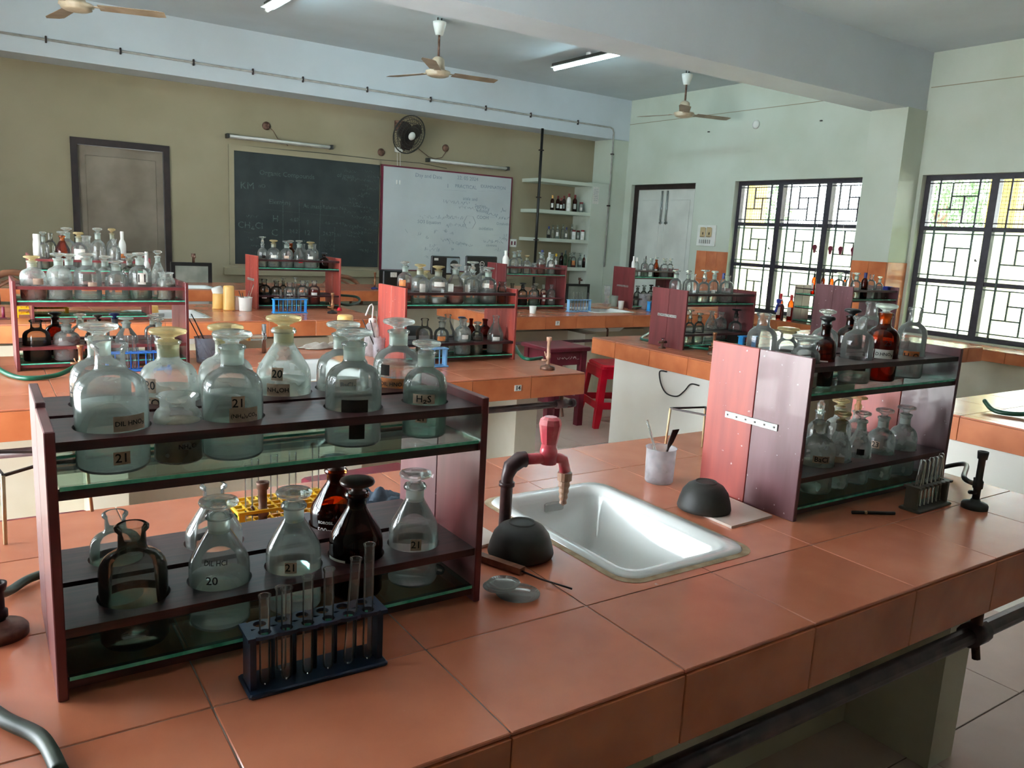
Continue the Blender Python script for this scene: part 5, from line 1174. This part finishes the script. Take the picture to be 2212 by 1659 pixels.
# small things by the near racks
def disc(name, label, cat, px, py, R, h, m, z=BT, group=None):
    p = bp(px, py, z); return tag(MB().lathe([(0, .0015), (R*.6, .0005), (R, h), (R, h+.0012), (R*.6, .002), (0, .003)], n=32).build(name, m, None, p), label, cat, group)
m_wg = thin_glass('watch_glass', (.95, .97, .96), (.7, .75, .72), .22)
disc('watch_glass', 'large watch glass on the tiles in front of near left rack', 'watch glass', 1118, 1288, .038, .006, m_wg)
for k, (px, py) in enumerate(((1077, 1272), (1083, 1268), (1089, 1263))): disc('watch_glass', 'small watch glass in the overlapping pile of three, %s from bottom' % ORD[k], 'watch glass', px, py, .027, .004, m_wg, BT+.009+k*.0065)
a = bp(1012, 1205); c = bp(1128, 1242); t = thing('tube_holder', 'worn wooden test tube holder lying beside the black bowl', 'holder', a); v = c-a
MB().bar((0, 0, .010), tuple(v+Vector((0, 0, .008))), .016, .012).build('handle', m_brown, t)
MB().tube([tuple(v+Vector((-.002, 0, .008))), tuple(v*1.25+Vector((0, -.012, .006))), tuple(v*1.6+Vector((.01, -.03, .005)))], .0018, 6).build('wire_jaw', m_iron, t)
a = bp(1840, 1110); c = bp(1932, 1112); t = thing('glass_marker_rod', 'dark thin rod lying in front of the near right rack', 'rod', a); v = c-a
MB().tube([(0, 0, .004), tuple(v+Vector((0, 0, .004)))], .004, 8).build('rod', m_black, t); MB().tube([tuple(v*.28+Vector((0, 0, .004))), tuple(v*.34+Vector((0, 0, .004)))], .0046, 8).build('pale_band', m_legw, t)
z_ = RACKS['A']['sh']['L']; a = ony(905, 1230, 1.10); p_ = Vector((.60, 1.11, z_+.009))
tag(MB().lathe([(0, 0), (.006, .002), (.009, .009), (.009, .10), (.0105, .104), (.008, .104)], n=16).build('test_tube', m_tube, None, Vector((.625, 1.095, z_+.0115)), (-PI/2*.98, 0, .5)), 'test tube lying on lower shelf end of the near left rack', 'test tube')
# ---- second left bench
hose('bright green hose in front of the leftmost rack', [tuple(bp(-60, 760)+Vector((0, 0, .02))), tuple(bp(-6, 800)+Vector((0, 0, .01))), tuple(bp(45, 822)+Vector((0, 0, .01))), tuple(bp(120, 818)+Vector((0, 0, .012))), tuple(bp(165, 808)+Vector((0, 0, .03)))], .009, m_hose)
burner('pale-barrelled burner in front of leftmost rack', 178, 812, 745, m_rust, m_brass, Rb=.034)
tube_rack('blue tube rack in front of the leftmost rack', 300, 800, .24, .055, .075, .0, mat('royal_blue_plastic', (.16, .44, .80), .4), 8, 1, tubes=[(2, 0, .13, 0), (3, 0, .13, 0), (5, 0, .13, 0), (6, 0, .13, 0)], r=.0075, tlabel='test tube in royal blue rack, %s from left')
grey_pl = thin_glass('grey_translucent_plastic', (.75, .77, .80), (.5, .52, .56), .40, (.60, .61, .66), .5)
t, p, R, h = beaker('grey plastic beaker with iron rods near the leftmost rack', 452, 788, 58, 728, grey_pl)
for k, (qx, qy) in enumerate(((413, 678), (420, 690), (408, 688))):
    q = ony(qx, qy, p.y); rodthing('iron_rod', 'thin dark rod in the grey beaker, %s from right' % ORD[k], 'rod', (p.x+.02-.01*k, p.y, p.z+.012), q, .0022, m_iron)
p = bp(575, 770); t = thing('glass_tap_set', 'metal tap tube with clear glass arm behind the NH4OH bottle', 'tap', (p.x, p.y+.1, BT))
zz = ony(583, 700, p.y+.1).z-BT
MB().tube([(0.02, 0, 0), (.02, 0, zz)], .010, 12).build('riser_pipe', m_chrome, t); MB().tube([(-.10, 0, zz*.55), (.03, 0, zz*.55)], .014, 12).build('glass_arm', m_stop, t); MB().tube([(-.055, 0, zz*.55), (-.045, 0, zz*.55)], .016, 12).build('coupling', m_plc, t)
faucet('grey tap with metal riser behind the bottle rows, bench 14', (560, 800), 745, (.06, -.03), mk=m_chrome, mp=m_chrome, nozzle=m_chrome) if False else None
def container(label, px, py, w, top, m, tilt=0, z=BT, name='plastic_container', dy=0):
    p = bp(px, py, z); depth = (p-EYE).dot(FW); R = w*depth/F/2; p.y += R+dy; h = hat(p, px, top)
    t = thing(name, label, 'container', p, 0, 'upturned plastic containers'); t.rotation_euler = (0, tilt, 0)
    MB().lathe([(0, 0), (R*1.03, 0), (R*1.03, h*.06), (R, h*.07), (R*.96, h*.93), (R*.86, h*.99), (R*.7, h), (0, h)], n=24).build('container_body', m, t)
    MB().lathe([(R*1.03, h*.02), (R*1.08, h*.03), (R*1.03, h*.05)], n=24).build('rim', m, t); return t
container('cream plastic container behind the clear bottles, bench 14', 752, 748, 36, 680, m_plc)
container('cream plastic container under the leftmost rack shelf', 330, 676, 28, 660, m_plc)
p = bp(808, 770); t = thing('wash_bottle', 'white plastic wash bottle with bent spout beside red rack end', 'wash bottle', (p.x, p.y+.03, BT)); zz = ony(805, 657, p.y+.03).z-BT
MB().lathe([(0, 0), (.034, 0), (.036, .01), (.036, zz*.50), (.028, zz*.60), (.014, zz*.66), (0, zz*.66)], n=24).build('bottle_body', pl_clear, t)
MB().lathe([(.015, zz*.64), (.017, zz*.64), (.016, zz*.72), (0, zz*.74)], n=16).build('screw_cap', m_plw, t)
MB().tube([(0, 0, zz*.7), (.004, 0, zz*.95), (-.004, 0, zz), (-.014, 0, zz*.97), (-.034, 0, zz*.78)], .004, 8).build('spout', m_plw, t)
t, p, R, h = beaker('small white beaker of tools beside the wash bottle', 820, 775, 26, 728, pl_clear)
for k, (qx, qy, m_) in enumerate(((783, 690, m_iron), (800, 692, m_black), (812, 672, m_stop))):
    q = ony(qx, qy, p.y); rodthing('spatula_rod', 'thin tool in small white beaker, %s from left' % ORD[k], 'rod', (p.x, p.y, p.z+.01), q, .0028, m_)
tripod('tripod stand beside the red rack on bench 14', 838, 762, .13, .06, .5)
tube_rack('pale blue tube rack at the front of bench 14 rack', 938, 792, .12, .055, .085, .0, m_pllb, 4, 1, r=.0075)
burner('pink-barrelled burner at the right end of bench 14', 1190, 800, 728, m_rust, m_tapg, Rb=.034)
pb = bp(1190, 795); ph_ = bp(1112, 760)
hose('green hose from bench 14 rack to the burner', [(ph_.x-.05, ph_.y+.12, BT+.06), (ph_.x+.02, ph_.y+.08, BT+.055), (pb.x-.12, pb.y+.06, BT+.045), (pb.x-.03, pb.y+.03, BT+.045)], .008, m_hose)
tag(MB().lathe([(0, 0), (.03, .002), (.055, .014), (.055, .016), (.03, .004), (0, .002)], n=24).build('watch_glass', m_wg, None, bp(292, 680)), 'pale watch glass seen under the leftmost rack shelf', 'watch glass')
# ---- third left bench
container('white plastic container leaning on the cream ones', 488, 668, 24, 618, m_plw, -.30, dy=.03)
container('cream upturned container, leftmost of the pile', 476, 668, 26, 634, m_plc)
container('tall cream upturned container in the middle of pile', 498, 671, 24, 617, m_plc)
container('pinkish upturned container at the right of pile', 514, 670, 18, 640, mat('pinkish_plastic', (.80, .68, .62), .4), dy=.0)
t, p, R, h = beaker('white beaker with glass tools by the bright red rack', 530, 673, 27, 642, m_plw)
for k, (qx, qy) in enumerate(((516, 628), (523, 632), (538, 628), (548, 614))):
    q = ony(qx, qy, p.y); rodthing('glass_rod', 'glass tool in the beaker by red rack, %s from left' % ORD[k], 'rod', (p.x, p.y, p.z+.01), q, .003, m_stop if k > 1 else m_iron)
tube_rack('sky blue tube rack before the bright red rack', 626, 676, .235, .055, .095, .0, m_plb, 7, 1, tubes=[(1, 0, .15, 0), (2, 0, .155, 0), (3, 0, .155, 0), (4, 0, .15, 0), (5, 0, .15, 0)], r=.0075, tlabel='test tube in sky blue rack, %s from left')
burner('blue-based burner right of the sky blue tube rack', 721, 678, 633, m_iron, m_brass, Rb=.034)
p = bp(722, 674); tag(MB().lathe([(0, 0), (.013, 0), (.013, .045), (0, .045)], n=16).build('burner_sleeve', m_plnb, None, (p.x, p.y+.02, BT+.022)), 'navy sleeve on the burner before the red rack', 'sleeve') if False else None
tag(MB().lathe([(0, 0), (.012, .004), (.02, .008), (.012, .026), (0, .03)], n=12, smooth=False).build('valve_knob', m_red, None, bp(733, 673)+Vector((0, .0, .0))), 'small red knob beside the burner before the red rack', 'knob')
hose('dark green hose behind the bright red rack', [tuple(bp(735, 662)+Vector((0, 0, .02))), tuple(bp(755, 663)+Vector((0, 0, .015))), tuple(bp(776, 660)+Vector((0, 0, .03))), tuple(bp(770, 655)+Vector((0, 0, .05))), tuple(bp(735, 654)+Vector((0, 0, .06)))], .010, mat('deep_green_hose', (.05, .22, .15), .4))
t = thing('glass_valve', 'small red clamp on third left bench at the left edge', 'clamp', bp(8, 690)); MB().box(-.015, -.01, 0, .015, .01, .012).tube([(0, 0, .01), (0, 0, .07)], .008, 8).build('clamp_body', m_mred, t); MB().box(-.03, -.02, 0, .03, .02, .008).build('foot', m_chrome, t)
# ---- farthest bench
def splash(label, a, c, topy, y, name, zb=BT):
    p = ony(*a, y); q = ony(*c, y); H_ = ony(a[0], topy, y).z-zb; L = q.x-p.x
    t = thing(name, label, 'splashback', (p.x, y, zb)); g_ = mat('grey_stone', (.55, .56, .52), .6, col2=(.44, .46, .42), scale=6)
    MB().box(.03, 0, 0, L-.03, .03, H_-.03).build('slab', g_, t)
    MB().box(0, -.006, 0, .035, .036, H_).box(L-.035, -.006, 0, L, .036, H_).box(.035, -.006, H_-.032, L-.035, .036, H_).build('black_edge', m_black, t)
    MB().tube([(L*.55, 0, H_), (L*.55, 0, H_+.05), (L*.55, -.05, H_+.055)], .013, 8).cyl((L*.55, 0, H_+.05), .02, .035, 10).build('tap', m_rust, t)
splash('black-edged grey splashback with tap beside the brown door frame', (370, 608), (458, 608), 566, 8.02, 'sink_splashback')
splash('black-edged grey splashback with tap under the alcove shelves', (1222, 640), (1272, 640), 613, 8.60, 'sink_splashback', FZ)
def monitor(label, a, c, y, kind):
    p = ony(*a, y); q = ony(*c, y); L = q.x-p.x; H_ = p.z-.005-q.z
    t = thing('monitor', label, 'monitor', (p.x, y, BT)); z0 = q.z-BT; z1 = p.z-BT
    MB().box(0, 0, z0, L, .03, z1, .008).box(L*.2, .03, z0+.05, L*.8, .07, z1-.05, .01).build('housing', m_black, t)
    MB().box(L*.45, .02, 0, L*.55, .05, z0+.02).build('stand_neck', m_black, t); MB().box(L*.25, -.08, 0, L*.75, .12, .012, .004).build('stand_foot', m_black, t)
    if kind == 'logo':
        e = MB().lathe([(.026, 0), (.031, 0), (.031, .002), (.026, .002)], n=28).build('ring_logo', m_inkw, t, (L*.5, -.001, (z0+z1)/2+.02), (PI/2, 0, 0))
        b = MB(); put_text(b, 'DELL', .02, lambda x, y_: (L*.5+x, -.002, (z0+z1)/2+.02+y_), .02); b.build('lettering', m_inkw, t)
    else:
        MB().box(L*.52, -.003, z0+.02, L-.012, 0, z1-.02).build('grey_panel', mat('pale_grey_panel', (.60, .66, .68), .4), t)
        for zc_, r_ in ((z0+(z1-z0)*.55, .05), (z0+(z1-z0)*.22, .04)): MB().lathe([(0, 0), (r_, 0), (r_, .006), (r_*.6, .002), (0, .004)], n=24).build('speaker_cone', m_blackb, t, (L*.78, -.003, zc_), (PI/2, 0, 0))
        MB().box(.03, -.002, z1-.05, .08, 0, z1-.025).build('sticker', m_paperw, t)
monitor('black box with grey speaker panel standing before the whiteboard', (933, 552), (993, 594), 7.75, 'sp')
monitor('monitor seen from behind with a round logo, right of speaker box', (1008, 552), (1073, 596), 7.72, 'logo')
q = ony(815, 610, 7.9); t = thing('black_case', 'black case with papers standing below the chalk ledge', 'case', (q.x, 7.75, BT)); MB().box(0, 0, 0, .26, .12, .17, .01).build('case_body', m_black, t); MB().box(.08, -.01, .10, .15, 0, .15).build('paper_tag', m_paperw, t)
burner('thin burner with blue base on farthest bench', 812, 625, 588, m_plnb, m_brass, Rb=.035)
burner('burner on the third left bench at the left edge', 60, 650, 640, m_iron, m_iron, Rb=.03) if False else None
# chairs and stools
def chair(label, px, py, y, rz, w=.42):
    p = ony(px, py, y); t = thing('wooden_chair', label, 'chair', (p.x, y, FZ), rz, 'brown wooden chairs'); zt = p.z-FZ
    MB().box(-w/2, -w/2, .42, w/2, w/2, .45, .008).build('seat', m_brown, t)
    for sx in (-1, 1):
        for sy in (-1, 1): MB().box(sx*(w/2-.03)-.018, sy*(w/2-.03)-.018, 0, sx*(w/2-.03)+.018, sy*(w/2-.03)+.018, .42).build('leg', m_brown, t)
    for w2, th in ((w/2, .05),):
        P = [(-w2, -w/2+.02, .45)]+[(-w2*math.cos(a*PI/12), -w/2+.02, zt-.22+.20*math.sin(a*PI/12)) for a in range(13)]+[(w2, -w/2+.02, .45)]
        MB().tube(P, .024, 8).build('bent_back', m_brown, t)
    MB().tube([(-w2*.45, -w/2+.02, .45), (-w2*.5, -w/2+.02, zt-.12), (0, -w/2+.02, zt-.06), (w2*.5, -w/2+.02, zt-.12), (w2*.45, -w/2+.02, .45)], .016, 8).build('inner_hoop', m_brown, t)
    return t
chair('brown bentwood chair behind the bright red rack', 722, 590, 8.62, 0, .48)
chair('brown bentwood chair at the far left edge', 5, 578, 6.6, .3, .40)
def stool_wood(label, x, y, rz, text=False, h=.55, w=.36):
    t = thing('wooden_stool', label, 'stool', (x, y, FZ), rz, 'maroon wooden stools')
    MB().box(-w/2, -w/2, h-.03, w/2, w/2, h, .006).build('seat', m_stool, t)
    for sx in (-1, 1):
        for sy in (-1, 1): MB().box(sx*(w/2-.045)-.024, sy*(w/2-.045)-.024, 0, sx*(w/2-.045)+.024, sy*(w/2-.045)+.024, h-.03).build('leg', m_stool, t)
    for sx in (-1, 1):
        ap = MB().box(-w/2+.045, sx*(w/2-.045)-.012, h-.13, w/2-.045, sx*(w/2-.045)+.012, h-.03).build('apron', m_stool, t)
        if text and sx < 0:
            b = MB(); put_text(b, '\u0d15\u0d46\u0d2e\u0d3f\u0d38\u0d4d\u0d1f\u0d4d\u0d30\u0d3f' if False else 'CHEMISTRY DEPT', .024, lambda u, v: (u, -w/2+.031, h-.08+v), .02) if False else scribble(b, -.10, h-.08, .20, .022, -w/2+.0325, 9)
            b.build('painted_lettering', m_inkw, ap)
        MB().box(sx*(w/2-.045)-.012, -w/2+.045, h-.13, sx*(w/2-.045)+.012, w/2-.045, h-.03).build('apron', m_stool, t)
        MB().box(-w/2+.045, sx*(w/2-.045)-.01, .14, w/2-.045, sx*(w/2-.045)+.01, .17).build('stretcher', m_stool, t)
        MB().box(sx*(w/2-.045)-.01, -w/2+.045, .18, sx*(w/2-.045)+.01, w/2-.045, .21).build('stretcher', m_stool, t)
    return t
stool_wood('maroon wooden stool with painted words between benches 14 and 7', 3.50, 4.62, .0, True, .585, .37)
s2 = stool_wood('maroon wooden stool carrying a black bag, behind bench 14', 2.32, 4.62, .1, False, .50, .36)
p2 = s2.location; t = thing('black_bag', 'black cloth bag slumped on a stool behind bench 14', 'bag', (p2.x-.02, p2.y, FZ+.502))
MB().loft([[( (.17*k_+.02*math.sin(3*a))*math.cos(a), (.10*k_)*math.sin(a), z_) for a in [q*PI/8 for q in range(16)]] for k_, z_ in ((.9, 0), (1.05, .05), (1.0, .13), (.85, .20), (.55, .235))]).build('bag_body', m_bag, t)
def stool_plastic(label, x, y, rz, h=.50):
    t = thing('plastic_stool', label, 'stool', (x, y, FZ), rz, 'red plastic stools')
    a, c = .160, .215; e = .048
    def lerp(z): return c+(a-c)*z/h
    MB().loft([rrect(-a, -a, a, a, h-.035, .03, 3), rrect(-a-.004, -a-.004, a+.004, a+.004, h-.012, .03, 3), rrect(-a+.008, -a+.008, a-.008, a-.008, h, .03, 3)], smooth=False).build('seat', m_red, t)
    for sx in (-1, 1):
        for sy in (-1, 1):
            rings = []
            for z_ in (0, h*.2, h*.5, h-.03):
                q = lerp(z_); ww = e*(1.0 if z_ > .05 else .8)
                P = [(q, q), (q-ww, q), (q-ww, q-.012), (q-.012, q-.012), (q-.012, q-ww), (q, q-ww)]
                if sx*sy < 0: P = P[::-1]
                rings.append([(sx*x_, sy*y_, z_) for x_, y_ in P])
            MB().loft(rings, smooth=False).build('leg', m_red, t)
    for (z0_, z1_) in ((h-.10, h-.03), (.14, .19)):
        for s_ in (-1, 1):
            q0, q1 = lerp(z0_), lerp(z1_)
            for ax in (0, 1):
                R_ = []
                for z_, q in ((z0_, q0), (z1_, q1)):
                    P = [(-q+.03, s_*q), (q-.03, s_*q), (q-.03, s_*(q-.010)), (-q+.03, s_*(q-.010))]
                    R_.append([((x_, y_, z_) if ax == 0 else (y_, x_, z_)) for x_, y_ in P])
                MB().loft(R_, smooth=False).build('side_band', m_red, t)
    o = MB().lathe([(0, 0), (.016, 0), (.014, .002), (0, .002)], n=20).build('oval_badge', mat('badge_blue', (.40, .62, .78), .3), t, (0, -lerp(h-.06)-.0005, h-.062), (PI/2, 0, 0)); o.scale = (1.3, .8, 1)
    return t
stool_plastic('red plastic stool standing beyond the orange-edged bench', 3.95, 4.46, -.35, .46)
stool_plastic('red plastic stool glimpsed through the bench 14 rack', 2.08, 4.18, .2, .45)
t = thing('plastic_bucket', 'blue plastic bucket on the floor under the maroon stool', 'bucket', (onz(1180, 800, .2).x, onz(1180, 800, .2).y, FZ)); MB().lathe([(0, 0), (.10, 0), (.13, .25), (.138, .26), (.125, .25), (.097, .01), (0, .01)], n=24).build('bucket_body', m_plb, t)
p = ony(20, 960, 2.55); t = stool_wood('maroon wooden stool at the left edge behind the near rack', .05, 2.2, 0, False, .55, .34)
p = onz(760, 1010, .5); stool_wood('maroon wooden stool seen through the near left rack', 1.02, 2.22, .1, False, .56, .36)
# ---- bench 7 and beyond
def cup(label, px, py, w, top, m=m_plw, name='plastic_cup', flip=False):
    p = bp(px, py); R = w*((p-EYE).dot(FW))/F/2; p.y += R; h = hat(p, px, top)
    pr_ = [(0, 0), (R*.78, 0), (R*.8, h*.03), (R, h), (R*.94, h), (R*.75, h*.06), (0, h*.05)]
    t = thing(name, label, 'cup', p); MB().lathe(pr_, n=24).build('cup_body', m, t); MB().lathe([(R*.99, h*.97), (R*1.05, h*.985), (R*.99, h)], n=24).build('rim', m, t); return t
cup('small white plastic cup standing on bench 7', 1155, 678, 16, 661)
tube_rack('pale blue tube rack in front of the bench 7 sink', 1250, 673, .24, .055, .10, .0, m_pllb, 7, 1, tubes=[(1, 0, .155, 0), (2, 0, .155, 0), (3, 0, .155, 0), (4, 0, .155, 0), (6, 0, .15, 0)], r=.0078, tlabel='test tube in pale blue rack, %s from left')
cup('grey-green upturned cup left of the door-side rack', 1333, 664, 18, 638, mat('grey_green_cup', (.55, .58, .53), .5)); cup('short white cup beside the grey-green cup', 1345, 668, 13, 650)
t, p, R, h = beaker('translucent plastic beaker before the double door rack', 1395, 669, 27, 634, pl_clear)
p = bp(1310, 657); t = thing('measuring_cylinder', 'clear plastic measuring cylinder on bench 7 beyond the sink', 'cylinder', p); zz = hat(p, 1307, 617)
MB().lathe([(0, 0), (.04, 0), (.04, .008), (.022, .014), (.020, zz*.45), (.028, zz*.5), (.030, zz*.98), (.034, zz), (.028, zz*.98)], n=20).build('cylinder_body', pl_clear, t)
a = bp(1345, 668); t = thing('wooden_board', 'pale wooden board lying before the cups on bench 7', 'board', (a.x-.15, a.y+.05, BT)); t2 = MB().box(-.12, 0, 0, .30, .14, .006).build('board_plank', m_cork, t, None, (0, 0, -.15))
tube_rack('sky blue tube rack half hidden by the maroon strapped rack', 1408, 672, .10, .055, .085, .0, m_plb, 3, 1, r=.0078)
# ---- middle right bench
hose('green hose curling at the left end of maroon strapped rack', [tuple(bp(1440, 708)+Vector((0, 0, .03))), tuple(bp(1400, 724)+Vector((0, 0, .012))), tuple(bp(1385, 736)+Vector((0, 0, .012))), tuple(bp(1415, 741)+Vector((0, 0, .012))), tuple(bp(1450, 746)+Vector((0, 0, .018))), tuple(bp(1490, 756)+Vector((0, 0, .02))), tuple(bp(1530, 760)+Vector((0, 0, .016)))], .008, m_hose)
p = bp(1430, 752); t = thing('gas_valve', 'brass gas valve standing on the middle right bench corner', 'valve', p); MB().lathe([(0, 0), (.022, 0), (.02, .006), (.008, .01), (.008, .04), (0, .045)], n=16).tube([(-.03, 0, .035), (.03, 0, .035)], .008, 8).build('valve_body', m_rust, t); MB().tube([(0, 0, .04), (0, 0, .055)], .005, 6).box(-.014, -.003, .055, .014, .003, .06).build('valve_handle', m_chrome, t)
tube_rack('sky blue tube rack behind the near right rack', 1612, 758, .13, .055, .09, .0, m_plb, 4, 1, r=.0078)
burner('pale burner between strapped rack and near right rack', 1547, 768, 718, m_rust, m_brass, Rb=.03)
t, p, R, h = beaker('grey plastic beaker behind the sky blue rack, middle right', 1632, 745, 34, 712, grey_pl)
P = [(1440, 803), (1425, 803), (1428, 830), (1440, 850), (1462, 856), (1478, 845), (1492, 830), (1510, 833)]
Q = [onx(px, py, 3.28) for px, py in P]; o = hose('thin black cable hanging on the cream end wall', [tuple(q_) for q_ in Q], .004, m_black, 'cable'); o['category'] = 'cable'
# ---- near right bench and counter
pr_ = bp(2205, 905); hose('dark green hose at the right edge on the near right bench', [(pr_.x+.14, pr_.y-.05, BT+.03), tuple(pr_+Vector((.03, .02, .012))), tuple(pr_+Vector((.0, .10, .012))), tuple(pr_+Vector((.08, .18, .03)))], .009, mat('deep_green_hose', (.05, .22, .15), .4))
# rack on the window counter, its long side along the window
kx, ky0, ky1, kH = 7.42, 4.98, 5.56, .405
t = thing('reagent_rack', 'rack with dropper bottles standing on the window counter', 'rack', (kx, ky0, cz), 0, 'wooden reagent racks on the benches'); LY = ky1-ky0
for ya in (0, LY-.012):
    for k, (xa, xb) in enumerate(((0, .132), (.134, .266))): MB().box(xa, ya, 0, xb, ya+.012, kH, .001).build('side_plank', m_woodg, t)
KS = [.03, .175, .315]
for z_ in KS:
    for xa in (.004, .138): o = MB().box(xa, .014, z_-.006, xa+.122, LY-.014, z_).build('glass_shelf', m_shelfg, t); MB().box(xa-.0006, .014, z_-.0055, xa, LY-.014, z_-.0005).build('cut_edge', m_shelfe, o)
    MB().box(.012, .012, z_-.018, .02, LY-.012, z_-.0062).build('rail', m_woodd, t); MB().box(.24, .012, z_-.018, .248, LY-.012, z_-.0062).build('rail', m_woodd, t)
MB().box(.004, .012, .365, .012, LY-.012, .377).build('rail', m_woodd, t)
for i, (px, top) in enumerate(((1762, 577), (1781, 579), (1800, 580), (1829, 582))):
    x_ = kx+.07; p = onx(px, top, x_); y_ = min(max(p.y, ky0+.035), ky1-.035); R = .023
    bottle((x_, y_, cz+KS[2]+.0005), p.z-cz-KS[2], R, 'dropper', AM, (.35, 'amber'), m_black, [('', -35, .27, 1.3, .30, m_paperw)], 'amber dropper bottle with black bulb, %s from left on window counter rack' % ORD[i], 'bottle', 'dropper bottles on the window counter rack', n=20)
for i, (px, top) in enumerate(((1688, 634), (1711, 637))):
    x_ = 7.53; p = onx(px, top, x_); bottle((x_, p.y, cz+.0005), p.z-cz, .034, 'cap', AM, (.5, 'amber'), mat('bright_red_cap', (.80, .16, .20), .4), [('', -30, .34, 1.5, .36, m_paperw)], 'brown bottle with bright red cap on the window counter, %s one' % ('left' if i == 0 else 'right'), 'bottle', 'red-capped bottles', n=24)
p = onx(1688, 672, 7.40); t = thing('water_tap', 'royal blue plastic tap on the window counter', 'tap', (7.42, p.y, cz)); zz = p.z-cz+.05
MB().tube([(0, 0, 0), (0, 0, zz), (-.02, 0, zz+.02), (-.05, 0, zz+.02)], .014, 10).build('riser_pipe', m_pvc, t); MB().tube([(-.05, 0, zz+.02), (-.10, 0, zz+.015), (-.12, 0, zz-.06)], .014, 10).lathe([(0, 0), (.026, .01), (.03, .045), (.016, .055), (0, .055)], (-.08, 0, zz+.03), 12, False).build('valve_body', mat('royal_blue_tap', (.20, .26, .68), .35), t); MB().tube([(.0, .06, zz), (.0, .085, zz)], .016, 10).tube([(0, 0, zz), (0, .07, zz)], .008, 8).build('red_knob', m_mred, t)
t = tag(MB().box(-.035, -.02, 0, .035, .02, .03, .003).build('blue_box', mat('royal_blue_tap', (.20, .26, .68), .35), None, ony(1917, 628, 3.22)-Vector((0, 0, .0))), 'small royal blue box on top of the column-side rack', 'box')
